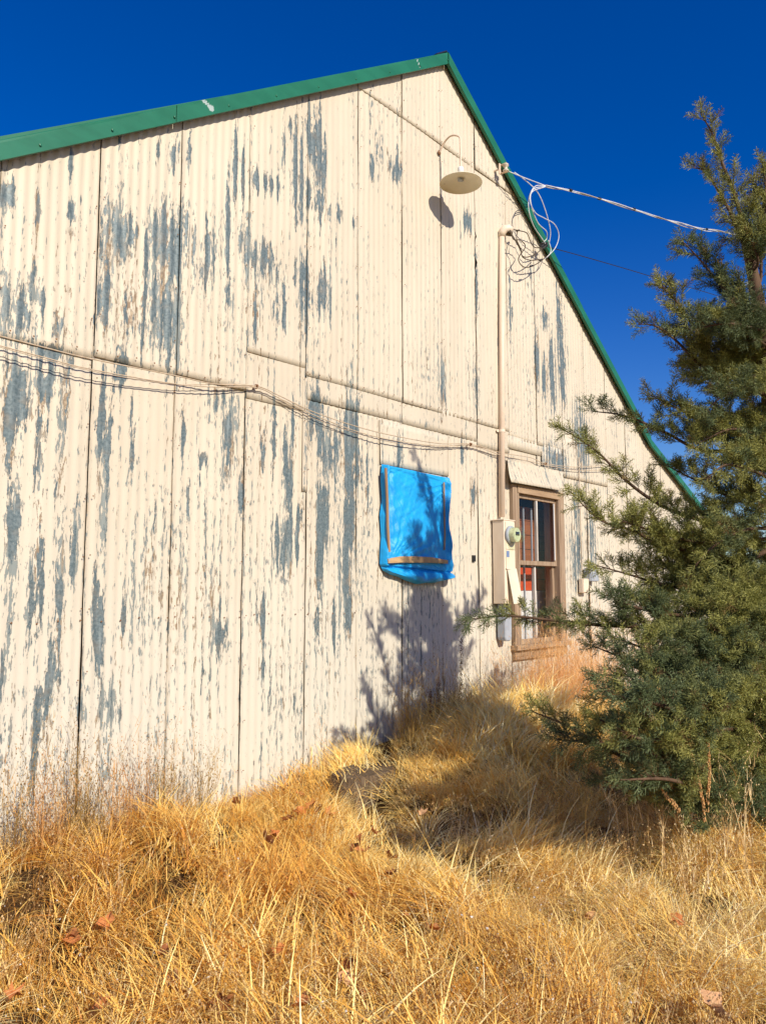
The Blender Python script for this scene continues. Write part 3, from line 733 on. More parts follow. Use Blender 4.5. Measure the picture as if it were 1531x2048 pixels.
def strip(pts, w, th, mat, name, y, parent):
    """flat lath through pixel points on plane y, w half widths"""
    b = MB(); P = [at(a, c, y) for a, c in pts]; n = len(P); V = []
    for i, p in enumerate(P):
        t = P[min(i+1, n-1)]-P[max(i-1, 0)]; t[1] = 0; t /= np.linalg.norm(t); nn = np.array((-t[2], 0, t[0])); ww = w[i] if hasattr(w, '__len__') else w
        for s_, d in ((1, 0), (-1, 0), (-1, th), (1, th)): V.append(p+nn*ww*s_+np.array((0, -d, 0)))
    F = [(0, 1, 2, 3), tuple(4*(n-1)+q for q in (3, 2, 1, 0))]
    for i in range(n-1):
        for k in range(4): F.append((4*i+k, 4*i+(k+1) % 4, 4*i+4+(k+1) % 4, 4*i+4+k))
    b.add(V, [tuple(reversed(f)) for f in F]); return b.build(name, mat, parent)
strip([(770, 936), (773, 1000), (774, 1050), (777, 1104)], .013, .012, M['batten'], 'batten', -.088, tarp)
strip([(886, 965), (887, 1020), (888, 1070), (887, 1100)], .007, .012, M['batten'], 'batten', -.086, tarp)
strip([(774, 1122), (800, 1119), (830, 1119), (860, 1120), (893, 1124)], [.020, .028, .029, .026, .017], .014, M['lath'], 'lath', -.088, tarp)

# ------------------------------------------------------------------ barn lamp
lz = at(920, 363, -.30)[2]
lamp = empty('barn_lamp', (0, -.02, at(876, 303)[2]), 'cream gooseneck barn lamp with wide shallow enamel shade on the gable', 'wall lamp')
LX = at(921, 362, -.305)[0]; LY = -.305
af = at(878, 305, -.03)
b = MB(); b.lathe([(.0, .0), (.024, .0), (.022, .006), (.012, .010), (.0, .010)], (af[0], -.028, af[2]), (0, -1, 0), 16); b.build('mounting_plate', M['rust'], lamp, True)
arm = curve_pts([(af[0], -.03, af[2]), (af[0]*.8+LX*.2, -.10, af[2]+.085), (af[0]*.5+LX*.5, -.19, af[2]+.115), (af[0]*.15+LX*.85, -.29, af[2]+.06), (LX, LY, af[2]-.03), (LX, LY, at(920, 335, LY)[2]-.01)], 8)
b = MB(); b.tube(arm, .0095, 10); b.build('arm', M['pinkish'], lamp, True)
zt_ = at(920, 334, LY)[2]; zc = at(920, 352, LY)[2]; zr_ = at(920, 365, LY)[2]
b = MB(); b.lathe([(.001, 0), (.026, 0), (.031, -.01), (.033, zc-zt_), (.001, zc-zt_)], (LX, LY, zt_), (0, 0, 1), 20); b.build('socket', M['enamel_w'], lamp, True)
b = MB(); b.lathe([(.033, .0), (.045, -.006), (.10, -.024), (.16, -.038), (.205, -.056), (.212, -.066), (.208, -.067), (.200, -.060), (.155, -.044), (.095, -.030), (.045, -.018), (.001, -.014)], (LX, LY, zr_+.062), (0, 0, 1), 48)
b.build('shade', M['enamel'], lamp, True)
b = MB(); b.lathe([(.03, -.012), (.03, -.035), (.001, -.036)], (LX, LY, zr_+.062), (0, 0, 1), 20); b.build('bulb_holder', M['greymetal'], lamp, True)

# ------------------------------------------------------------------ insulator bracket and service drop
ip_ = at(1008, 337, -.14)
ins = empty('spool_insulator', (at(1000, 340)[0], -.02, ip_[2]), 'brown stained spool insulator in an iron clevis at the roof edge', 'insulator')
b = MB(); bx = at(999, 340, -.10)[0]
b.box((bx, -.10, ip_[2]), (.03, .01, .12)); b.box((bx, -.055, ip_[2]), (.012, .09, .012)); b.box((ip_[0]-.01, -.135, ip_[2]+.048), (.03, .09, .006)); b.box((ip_[0]-.01, -.135, ip_[2]-.048), (.03, .09, .006))
b.build('bracket', M['pinkish'], ins)
b = MB(); b.lathe([(.008, .045), (.032, .042), (.034, .025), (.018, .012), (.018, -.012), (.034, -.025), (.032, -.042), (.008, -.045)], (ip_[0], -.16, ip_[2]), (0, 0, 1), 20); b.build('spool', M['porcelain'], ins, True)

drop = empty('service_drop_cable', tuple(ip_), 'bundle of pale twisted service wires running from the insulator out past the conifer', 'cable')
main = [(1090, 371, -.32), (1140, 380, -.42), (1215, 402, -.58), (1290, 425, -.75), (1340, 442, -.86), (1400, 456, -1.0), (1455, 466, -1.12), (1531, 489, -1.30)]
base = curve_pts([at(*q) for q in main]+[at(1531, 489, -1.3)+np.array((2.2, -.75, .35)), at(1531, 489, -1.3)+np.array((6, -2.2, 1.5))], 9)
messenger = curve_pts([at(1016, 342, -.18), at(1045, 354, -.25)], 4)+base
for k, (off, mt) in enumerate((((0, 0), 'cable_w'), ((.010, 2.1), 'cable_w'), ((.010, 4.2), 'cable_g'))):
    P = []
    src = messenger if k == 0 else base
    for i, p in enumerate(src):
        a = i*.33+off[1]; sp = off[0]*(1+1.2*math.exp(-((i-45)/9)**2))
        P.append(np.array(p)+np.array((0, sp*cos(a), sp*sin(a)-.004*k)))
    b = MB(); b.tube(P, .0052, 8); b.build('wire', M[mt], drop, True)
loops = [[(1090, 371, -.32), (1070, 372, -.30), (1058, 392, -.28), (1057, 420, -.28), (1066, 450, -.26), (1080, 472, -.22), (1090, 487, -.20)],
         [(1090, 372, -.32), (1066, 378, -.30), (1059, 400, -.30), (1070, 425, -.30), (1088, 436, -.30), (1108, 448, -.29), (1117, 470, -.28), (1110, 495, -.26), (1092, 515, -.22)],
         [(1028, 344, -.20), (1050, 360, -.24), (1075, 385, -.28), (1090, 420, -.28), (1100, 460, -.26), (1098, 485, -.22)],
         [(1090, 373, -.32), (1063, 384, -.30), (1062, 410, -.29), (1075, 445, -.27), (1092, 462, -.26), (1093, 476, -.22), (1086, 484, -.20)],
         [(1096, 480, -.20), (1101, 500, -.21), (1094, 514, -.20), (1080, 520, -.18)]]
for L_ in loops:
    b = MB(); b.tube(curve_pts([at(*q) for q in L_], 8), .0050, 8); b.build('wire', M['cable_w'], drop, True)
for (px_, py_) in ((1138, 379), (1200, 398), (1266, 418), (1413, 458)):
    i = min(range(len(base)), key=lambda i: abs(hypot(*( (lambda d: (IW/2+FPX*(d@_r)/(d@_f)-px_, IH/2-FPX*(d@_u)/(d@_f)-py_))(base[i]-CAM)))))
    b = MB(); c = base[i]; t = base[i+1]-base[i]; t /= np.linalg.norm(t); b.tube([c-t*.022, c+t*.022], .017, 10); b.build('cable_tie', M['blackpl'], drop)
wi = empty('black_line_wire', tuple(at(1090, 492, -.2)), 'single thin black wire leaving the roof edge clamp towards the conifer', 'wire')
P = curve_pts([at(1090, 492, -.16), at(1160, 511, -.30), at(1250, 537, -.48), at(1330, 561, -.62), at(1430, 590, -.8), at(1531, 625, -1.0), at(1531, 625, -1.0)+np.array((3, -1.1, .2))], 8)
b = MB(); b.tube(P, .0048, 6); b.build('wire', M['blackpl'], wi, True)
b = MB(); cc = at(1083, 492, -.12); b.box(cc, (.05, .03, .06)); b.tube([cc+np.array((-.02, 0, -.02)), cc+np.array((.05, -.04, .05))], .014, 8); b.tube([cc+np.array((-.03, -.03, -.05)), cc+np.array((.03, -.06, .01))], .012, 8); b.build('clamp', M['blackpl'], wi)

# ------------------------------------------------------------------ service mast
mtop = at(1003, 470, -.05); mbot = at(1003, 1034, -.05)
mast = empty('service_mast', tuple(mbot), 'tall cream painted conduit with weatherhead running down the wall to the meter', 'conduit')
b = MB(); mx = (mtop[0]+mbot[0])/2; b.tube([(mtop[0], -.05, mtop[2]), ((mtop[0]+mbot[0])/2, -.05, (mtop[2]+mbot[2])/2), (mbot[0], -.05, mbot[2]+.002)], .033, 20); b.build('pipe', M['pinkish'], mast, True)
b = MB()
for q in [(1003, 862)]: c = at(q[0], q[1], -.05); b.tube([(c[0], -.05, c[2]-.014), (c[0], -.05, c[2]+.014)], .037, 20); b.box((c[0], -.03, c[2]), (.13, .004, .03)); c2 = at(1003, 500, -.05)
b.build('pipe_strap', M['beige'], mast)
# weatherhead: hood leaning out to the right
b = MB(); c = mtop
hp = [(c[0], -.05, c[2]-.02), (c[0]+.002, -.055, c[2]+.03), (c[0]+.02, -.075, c[2]+.065), (c[0]+.055, -.105, c[2]+.075), (c[0]+.09, -.13, c[2]+.060)]
b.tube(hp, [.037, .045, .052, .050, .036], 18); b.build('weatherhead', M['beige'], mast, True)
b = MB(); b.tube([(c[0]+.035, -.095, c[2]+.028), (c[0]+.085, -.125, c[2]+.022)], [.034, .030], 12); b.build('cable_insert', M['cable_b'], mast)
dk = [[(1022, 458, -.14), (1038, 461, -.18), (1053, 466, -.20), (1060, 482, -.2), (1068, 494, -.2), (1082, 495, -.18)],
      [(1020, 460, -.14), (1026, 478, -.17), (1040, 480, -.18), (1050, 492, -.18), (1042, 508, -.18), (1052, 514, -.2), (1070, 508, -.2), (1084, 496, -.19)],
      [(1018, 461, -.14), (1030, 480, -.16), (1040, 500, -.17), (1045, 514, -.18), (1060, 520, -.19), (1078, 519, -.19)],
      [(1034, 462, -.16), (1033, 480, -.17), (1042, 502, -.18), (1036, 518, -.18), (1044, 532, -.18), (1058, 534, -.19), (1075, 526, -.2), (1088, 516, -.2)]]
for L_ in dk:
    b = MB(); b.tube(curve_pts([at(*q) for q in L_], 8), .0056, 8); b.build('lead_wire', M['cable_b'], mast, True)
for q, r_ in (((1081, 520, -.19), .013), ((1062, 532, -.19), .011), ((1085, 486, -.19), .013), ((1035, 461, -.16), .010)):
    c_ = at(*q); b = MB(); b.tube([c_-np.array((.03, 0, .012)), c_+np.array((.03, 0, .016))], r_, 8); b.build('splice', M['blackpl'], mast, True)

# ------------------------------------------------------------------ meter cabinet
BY = -.17; tl = at(1007, 1040, BY); tr_ = at(1032, 1040, BY); bl = at(1011, 1207, BY)
bx0, bx1 = tl[0], tl[0]+.205; bz1, bz0 = tl[2], at(1010, 1208, BY)[2]
meter = empty('electric_meter_box', ((bx0+bx1)/2, -.02, bz0), 'tall cream electric meter cabinet with round glass meter and hanging lower cover', 'meter box')
b = MB(); b.box(((bx0+bx1)/2, (BY-.025)/2, (bz0+bz1)/2), (bx1-bx0, -(BY+.025), bz1-bz0)); b.build('cabinet', M['beige'], meter, bevel=.006)
b = MB(); b.box(((bx0+bx1)/2, (BY-.02)/2, bz1+.006), (bx1-bx0+.02, -(BY+.02)+.012, .012)); b.build('cabinet_top', M['beige'], meter, bevel=.003)
h1 = at(1025, 1100, BY)[2]; h2 = at(1030, 1138, BY)[2]
b = MB(); b.box(((bx0+bx1)/2+.008, BY-.004, (bz1+h1)/2-.006), (bx1-bx0-.03, .006, bz1-h1-.02)); b.build('upper_cover', M['beige2'], meter, bevel=.002)
b = MB(); b.box(((bx0+bx1)/2+.008, BY-.004, (h2+h1)/2), (bx1-bx0-.03, .006, h1-h2-.006)); b.build('middle_cover', M['beige2'], meter, bevel=.002)
ml = h2-.004; ll = ml-bz0+.0
R_ = Matrix.Rotation(radians(4), 4, 'X') @ Matrix.Rotation(radians(-3), 4, 'Y')
b = MB(); b.box(((bx0+bx1)/2+.03, BY-.040, ml-ll/2), (bx1-bx0-.03, .008, ll), Matrix.Rotation(radians(-9), 3, 'X') @ Matrix.Rotation(radians(-3), 3, 'Y')); b.build('hanging_cover', M['beige2'], meter, bevel=.002)
b = MB(); b.box(((bx0+bx1)/2+.008, BY-.010, ml+.004), (bx1-bx0-.02, .008, .012)); b.build('hinge_rail', M['beige'], meter)
sc_c = at(1013, 1107, BY-.010); b = MB(); b.box((bx0+.055, BY-.0085, at(1013, 1108, BY)[2]), (.05, .003, .065)); b.build('sticker', M['sticker'], meter)
mc = at(1018, 1071, BY)
mcx = bx0+.105; mcz = at(1022, 1070, BY-.03)[2]
b = MB(); b.lathe([(.0, 0), (.098, 0), (.100, .012), (.092, .028), (.088, .03), (.0, .03)], (mcx, BY-.008, mcz), (0, -1, 0), 36); b.build('meter_ring', M['greymetal'], meter, True)
b = MB(); b.lathe([(.0, .0), (.074, .0), (.074, .055), (.0, .055)], (mcx, BY-.038, mcz), (0, -1, 0), 32); b.build('meter_body', simple('meter_inner_metal', (.50, .50, .34), (.70, .70, .52), .35, 18), meter)
b = MB(); b.box((mcx, BY-.096, mcz+.012), (.075, .006, .04)); b.build('display', M['blackpl'], meter)
b = MB(); b.lathe([(.0, .0), (.066, .0), (.066, .004), (.0, .004)], (mcx, BY-.0935, mcz), (0, -1, 0), 32); b.build('dial_plate', simple('dial_plate_metal', (.50, .54, .38), (.58, .6, .44), .35, 18), meter)
gm = N('meter_glass'); d = gm.n('ShaderNodeBsdfGlossy'); d.inputs['Roughness'].default_value = .08; t_ = gm.n('ShaderNodeBsdfTransparent'); t_.inputs[0].default_value = C(.96, 1.0, .90)
x_ = gm.n('ShaderNodeMixShader'); fr = gm.n('ShaderNodeFresnel'); fr.inputs[0].default_value = 1.6; x_.inputs[0].default_value = .10; gm.t.links.new(t_.outputs[0], x_.inputs[1]); gm.t.links.new(d.outputs[0], x_.inputs[2]); gm.t.links.new(x_.outputs[0], gm.out.inputs[0])
b = MB(); b.lathe([(.086, .0), (.085, .09), (.083, .100), (.074, .108), (.0, .112)], (mcx, BY-.038, mcz), (0, -1, 0), 36); b.build('glass_cover', gm.m, meter, True)
# rounded grey ground box below, with conduit
gc = at(1011, 1250, -.09); gb = empty('grey_connection_box', (gc[0], -.02, gc[2]-.1), 'grey rounded metal box hanging below the meter cabinet', 'junction box')
b = MB(); gt = at(1011, 1208, -.09)[2]; gbz = at(1011, 1282, -.09)[2]; hw = .062; P = []
for (r_, z_) in ((hw*.55, gbz), (hw*.85, gbz+.012), (hw, gbz+.04), (hw, gt-.03), (hw*.9, gt)): P.append((r_, z_))
V = []; n = 5
for dy, ins_ in ((-.03, 0), (-.115, 0), (-.125, .008)):
    for r_, z_ in P: V.append((gc[0]-r_+ins_, dy, z_+ (ins_ if z_ < gc[2] else -ins_)))
    for r_, z_ in reversed(P): V.append((gc[0]+r_-ins_, dy, z_+ (ins_ if z_ < gc[2] else -ins_)))
F = []
for L_ in range(2):
    for k in range(10): F.append((L_*10+k, (L_+1)*10+k, (L_+1)*10+(k+1) % 10, L_*10+(k+1) % 10))
F += [tuple(range(20, 30)), tuple(range(9, -1, -1))]
b.add(V, F); b.build('enclosure', M['greymetal'], gb)
b = MB(); b.tube([(gc[0], -.08, gt-.005), (gc[0], -.08, bz0+.01)], .022, 12); b.build('nipple', M['greymetal'], gb, True)

# small boxes right of the window
def small_box(name, px0, px1, py0, py1, d, mat, label):
    a = at(px0, py0, -d); e = at(px1, py1, -d); cz = (a[2]+e[2])/2
    o = empty(name, ((a[0]+e[0])/2, -.02, e[2]), label, 'junction box')
    b = MB(); b.box(((a[0]+e[0])/2, -(d+.02)/2-.0, cz), (e[0]-a[0], d-.02, a[2]-e[2])); b.build('enclosure', mat, o, bevel=.008)
    b = MB(); b.box(((a[0]+e[0])/2, -d-.004, cz), (e[0]-a[0]-.01, .008, a[2]-e[2]-.012)); b.build('lid', mat, o, bevel=.003)
    return o, (a[0]+e[0])/2, a[2], e[2]
o1, cx1, ct1, cb1 = small_box('grey_utility_box', 1180, 1196, 1136, 1163, .11, M['greymetal'], 'small grey utility box right of the window beside the conifer branch')
b = MB(); b.tube([(cx1+.03, -.03, cb1+.01), (cx1+.035, -.03, .25)], .006, 8); b.build('lead', M['wallwire'], o1, True)
o2, cx2, ct2, cb2 = small_box('cream_utility_box', 1165, 1177, 1157, 1186, .08, M['beige'], 'small cream box at lower left of the grey utility box')
b = MB(); b.tube([(cx2, -.03, ct2-.01), (cx2, -.032, 3.3)], .006, 8); b.build('lead', M['wallwire'], o2, True)
for x_, z0_, z1_ in ((2.86, 1.75, 2.8), ):
    pass
# small square wall hole, its darkness made by a raised black box
b = MB(); hc = at(945, 1117); b.box((hc[0], -.012, hc[2]), (.045, .02, .065)); b.box((hc[0], -.022, hc[2]), (.034, .004, .05)); b.build('dark_hole_box', M['blackpl'], barn)

# thin wires sagging across the wall
knot = at(512, 772, -.055)
W1 = [(-60, 658, -.10), (0, 672, -.10), (90, 695, -.10), (180, 717, -.10), (345, 750, -.08), (430, 768, -.065), (512, 772, -.055), (560, 792, -.05), (625, 823, -.05), (720, 855, -.06), (800, 874, -.07), (880, 887, -.06), (940, 888, -.05), (1000, 905, -.05), (1060, 915, -.05), (1090, 927, -.055), (1150, 934, -.05), (1210, 930, -.05)]
W2 = [(-60, 674, -.10), (0, 691, -.10), (90, 715, -.10), (180, 738, -.10), (345, 767, -.08), (430, 774, -.065), (512, 775, -.055), (560, 797, -.05), (625, 829, -.05), (720, 865, -.06), (800, 883, -.07), (880, 892, -.06), (940, 890, -.05), (1000, 910, -.05), (1060, 923, -.05), (1090, 930, -.055), (1150, 940, -.05), (1210, 940, -.05)]
W3 = [(-60, 676, -.07), (0, 694, -.07), (180, 741, -.07), (345, 768, -.06), (512, 774, -.055), (625, 836, -.045), (800, 888, -.05), (940, 892, -.045), (1010, 913, -.04)]
ww = empty('wall_wires', tuple(knot), 'thin tan wires sagging across the whole wall between nails', 'wire')
for Wp, r_ in ((W1, .0042), (W2, .0038), (W3, .0026)):
    b = MB(); b.tube(curve_pts([at(*q) for q in Wp], 6), r_, 6); b.build('wire', M['wallwire'], ww, True)
for q in ((512, 773), (940, 889), (1090, 928)):
    c = at(q[0], q[1], -.05); b = MB(); b.tube([(c[0], -.0, c[2]), (c[0], -.07, c[2]+.006)], .008, 8); b.lathe([(.0, .0), (.018, .0), (.018, .012), (.0, .012)], (c[0], -.045, c[2]), (0, -1, 0), 10); b.build('knob', M['rust'], ww)

# ------------------------------------------------------------------ dry grass
def blade(V, F, T, base_, d0, L, w, bend, seg=4, tint=.5, lean=.2):
    """one bent strip; d0 heading, lean start angle from vertical, bend extra angle by the tip"""
    n0 = len(V); p = np.array(base_, float); side = np.array((-sin(d0+1.3*(tint-.5)), cos(d0+1.3*(tint-.5)), 0))
    for i in range(seg+1):
        t = i/seg; a = lean+bend*t; ww_ = w*(1-t)**.7*.5
        if i < seg: V.append(p-side*ww_); V.append(p+side*ww_)
        else: V.append(p.copy())
        T.extend([np.clip(tint+.15*t, 0, 1)]*(2 if i < seg else 1))
        p = p+np.array((sin(a)*cos(d0), sin(a)*sin(d0), cos(a)))*L/seg
    for i in range(seg-1): F.append((n0+2*i, n0+2*i+1, n0+2*i+3, n0+2*i+2))
    F.append((n0+2*seg-2, n0+2*seg-1, n0+2*seg))
    return p
def octa(V, F, T, c, r, tint, sq=1.4):
    n0 = len(V)
    for d in ((r, 0, 0), (-r, 0, 0), (0, r, 0), (0, -r, 0), (0, 0, r*sq), (0, 0, -r*sq)): V.append(np.array(c)+np.array(d)); T.append(tint)
    for a, b_ in ((0, 2), (2, 1), (1, 3), (3, 0)): F.append((n0+a, n0+b_, n0+4)); F.append((n0+b_, n0+a, n0+5))
def fin(V, F, T): return (np.array(V), F, np.array(T))
def tuft_up(n, R, L0, L1, w=.0034):
    V, F, T = [], [], []
    for i in range(n):
        a = rnd.uniform(0, 2*pi); r = R*sqrt(rnd.random()); L = rnd.uniform(L0, L1)
        tp_ = blade(V, F, T, (r*cos(a), r*sin(a), -.02), rnd.uniform(0, 2*pi), L, rnd.uniform(.6, 1.2)*w, rnd.uniform(.2, 1.6), 4, rnd.random(), rnd.uniform(0, .45))
    return fin(V, F, T)
def tuft_lay(n, R, L0, L1, w=.0034, spread=.5):
    V, F, T = [], [], []
    for i in range(n):
        a = rnd.uniform(0, 2*pi); r = R*sqrt(rnd.random())
        blade(V, F, T, (r*cos(a), r*sin(a), rnd.uniform(-.01, .05)), rnd.gauss(0, spread), rnd.uniform(L0, L1), rnd.uniform(.6, 1.2)*w, rnd.uniform(.5, 1.1), 5, rnd.random(), rnd.uniform(.45, 1.1))
    return fin(V, F, T)
def tuft_weed(n, H, w=.003):
    V, F, T = [], [], []
    for i in range(n):
        a = rnd.uniform(0, 2*pi); b_ = (rnd.uniform(-.05, .05), rnd.uniform(-.05, .05), -.02); ln = rnd.uniform(0, .35); L = H*rnd.uniform(.6, 1.1); tn = rnd.random()
        tip = blade(V, F, T, b_, a, L, w, rnd.uniform(-.1, .4), 4, tn, ln)
        for k in range(7):
            t = rnd.uniform(.3, 1); q = np.array(b_)+(tip-np.array(b_))*t; a2 = rnd.uniform(0, 2*pi)
            t2 = blade(V, F, T, q, a2, L*.22*rnd.uniform(.5, 1.2), w*.7, rnd.uniform(-.3, .5), 2, tn, rnd.uniform(.3, 1.1))
            if rnd.random() < .6: octa(V, F, T, t2, rnd.uniform(.0025, .0045), rnd.choice((.2, .6, 1.0)))
    return fin(V, F, T)
def tuft_oat(n, H):
    V, F, T = [], [], []
    for i in range(n):
        a = rnd.uniform(0, 2*pi); b_ = (rnd.uniform(-.04, .04), rnd.uniform(-.04, .04), -.02)
        tip = blade(V, F, T, b_, a, H*rnd.uniform(.7, 1.1), .0025, rnd.uniform(.3, 1.2), 6, rnd.uniform(.5, 1), rnd.uniform(0, .3))
        for k in range(6):
            q = tip-np.array((0, 0, .012*k))+np.array((rnd.uniform(-.02, .02), rnd.uniform(-.02, .02), 0))
            blade(V, F, T, q, rnd.uniform(0, 6.28), .022, .005, .3, 2, rnd.uniform(.5, 1), rnd.uniform(1.8, 2.8))
    return fin(V, F, T)
VAR = [tuft_up(26, .10, .07, .22, .0050) for _ in range(4)]+[tuft_lay(30, .11, .12, .32, .0050, .6) for _ in range(4)]+[tuft_lay(28, .11, .07, .24, .0054, 1.8) for _ in range(4)]
WEED = [tuft_weed(7, .24) for _ in range(3)]+[tuft_weed(5, .34) for _ in range(2)]+[tuft_oat(4, .42), tuft_oat(3, .5)]

def inside(x, y):
    """surveyed wedge of ground in front of the camera, with a margin"""
    d = np.stack([x-CAM[0], y-CAM[1]], -1); fw = d@np.array((sin(YAW), cos(YAW))); rt = d@np.array((cos(YAW), -sin(YAW)))
    return (fw > 1.2) & (np.abs(rt) < fw*.62+1.0)
def field(n, keep):
    x = rng.uniform(-8, 11, n); y = rng.uniform(-8, -.03, n); k = keep(x, y); return x[k], y[k]
_q = ghit(728, 1560, .06); SX, SY = _q[0], _q[1]
# straw
x, y = field(46000, lambda x, y: np.where(inside(x, y), rng.random(x.shape) < np.clip(1.0, 0, 1), rng.random(x.shape) < .12))
dst = np.hypot((x-(SX-.12))/.42, (y-(SY-.22))/.34); kp = (dst > 1) | (rng.random(len(x)) < .45); x = x[kp]; y = y[kp]
gp_ = rng.random(len(x)) < .15+.95*sstep(.32, .6, vnoise(x, y, 4.2, 41)); x = x[gp_]; y = y[gp_]
n = len(x)
lay = vnoise(x, y, .9, 6)+.35*sstep(-2.8, -1.5, x)*sstep(-3.6, -2, y)-.35*sstep(-3.0, -5.0, x+y*.3)
lod = lay > .48
near_wall = sstep(-.5, -.1, y)
clump = vnoise(x, y, 2.6, 7); patch = vnoise(x, y, .55, 8)
vid = np.where(lod, rng.integers(4, 12, n), rng.choice([0, 1, 8, 9, 10, 11], n))
flow = 2*pi*vnoise(x, y, 1.5, 9)*1.6+rng.normal(0, .55, n)-.8
rz_ = np.where(lod, flow, rng.uniform(0, 2*pi, n))
rots = np.stack([rng.normal(0, .18, n), rng.normal(0, .18, n), rz_], 1)
sz = rng.uniform(.55, 1.25, n)*(.45+.95*clump)*(.75+.5*vnoise(x, y, 4.2, 41))
sz *= 1-.1*near_wall*(x < -2)
sz *= 1+.5*sstep(-1.3, -.6, x)*sstep(-1.5, -.6, y)*sstep(2.5, 1.2, x)
pz_ = gz(x, y)+.035*(clump-.3)
tone = np.clip(.05+.75*vnoise(x, y, 1.3, 10)+.25*vnoise(x, y, 4, 11)+.42*sstep(-3.6, -2.0, x-.5*(y+2.5))+rng.normal(0, .17, n), 0, 1)
tone = np.clip(tone-.12*sstep(-3.2, -4.3, x-.3*(y+2)), 0, 1)
scatter_o = scatter('dry_grass', VAR, np.stack([x, y, pz_], 1), rots, np.repeat(sz[:, None], 3, 1), vid, tone, M['straw'])
tag(scatter_o, 'golden dry matted grass covering the slope below the barn', 'grass', kind='stuff')
# bunch grass tussocks, bent over on all sides
def tussock(n, R_, L0, L1):
    V, F, T = [], [], []
    tn = rnd.uniform(.3, .8)
    for i in range(n):
        a = rnd.uniform(0, 2*pi); r = R_*sqrt(rnd.random()); k_ = r/R_
        blade(V, F, T, (r*cos(a)*.5, r*sin(a)*.5, -.02), a+rnd.gauss(0, .5), rnd.uniform(L0, L1), rnd.uniform(.003, .0062), rnd.uniform(.7, 2.3), 6, np.clip(tn+rnd.gauss(0, .25), 0, 1), .1+.5*k_)
    return fin(V, F, T)
TUS = [tussock(110, .09, .18, .42) for _ in range(4)]
x, y = field(2600, lambda x, y: np.where(inside(x, y), rng.random(x.shape) < .25+.75*sstep(.4, .6, vnoise(x, y, 1.9, 33)), False))
kp = np.hypot((x-(SX-.12))/.42, (y-(SY-.22))/.34) > 1; x = x[kp]; y = y[kp]; n = len(x)
o_ = scatter('bunch_grass', TUS, np.stack([x, y, gz(x, y)], 1), np.stack([rng.normal(0, .22, n), rng.normal(0, .22, n), rng.uniform(0, 6.28, n)], 1), np.repeat(rng.uniform(.45, 1.05, n)[:, None], 3, 1), rng.integers(0, 4, n), np.clip(.1+.9*vnoise(x, y, 1.3, 10)+rng.normal(0, .2, n), 0, 1), M['straw'])
tag(o_, 'bent over tussocks of golden bunch grass among the straw', 'grass', kind='stuff')
# weeds
x, y = field(17000, lambda x, y: np.where(inside(x, y), rng.random(x.shape) < .10+.62*sstep(.45, .75, vnoise(x, y, .8, 15)+.25*sstep(-2.4, -4.2, x)+.3*sstep(-1.5, -3.0, y)*sstep(.5, -1.5, x)), rng.random(x.shape) < .05))
n = len(x)
o_ = scatter('dry_weeds', WEED, np.stack([x, y, gz(x, y)], 1), np.stack([rng.normal(0, .2, n), rng.normal(0, .2, n), rng.uniform(0, 6.28, n)], 1), np.repeat(rng.uniform(.6, 1.15, n)[:, None], 3, 1), rng.choice(7, n, p=[.24, .24, .22, .12, .12, .03, .03]), rng.random(n), M['weed'])
tag(o_, 'thin branching dead weeds with small seed heads among the straw', 'weeds', kind='stuff')

# fallen leaves one by one
def leaf_mesh(seed):
    r_ = random.Random(seed); n = 10; V = [(0, 0, 0)]
    for i in range(n):
        a = 2*pi*i/n; r0 = (.055 if i % 2 == 0 else .030)*r_.uniform(.8, 1.15); V.append((r0*cos(a), r0*sin(a)*.85, r_.uniform(.0, .045)))
    me = bpy.data.meshes.new('dry_leaf'); me.from_pydata(V, [], [(0, i+1, (i+1) % n+1) for i in range(n)]); me.shade_smooth(); return me
LM = [leaf_mesh(i) for i in range(5)]
LEAF = [(625, 1612, 1), (640, 1622, 1), (655, 1628, 1), (600, 1625, 1), (720, 1690, 1.2), (728, 1706, 1), (745, 1664, .9), (530, 1680, 1.1), (548, 1676, 1), (779, 1715, .9), (786, 1750, .9), (700, 1790, 1), (845, 1628, .9), (575, 1640, .8),
        (215, 1845, 1.2), (140, 1885, 1.1), (145, 1872, .9), (355, 1955, 1.2), (700, 1935, 1.2), (692, 1960, 1), (610, 2012, 1.2), (560, 1905, 1), (575, 1845, .9), (1185, 1835, 1), (1355, 1845, 1.1), (1425, 2020, 1.5), (1440, 2035, 1.2), (865, 1860, .9), (450, 2005, 1.2), (715, 1985, 1), (800, 1830, .8), (330, 1905, .9), (25, 1990, 1), (210, 2010, 1), (470, 1605, .8), (595, 1590, .8), (1100, 1700, .9)]
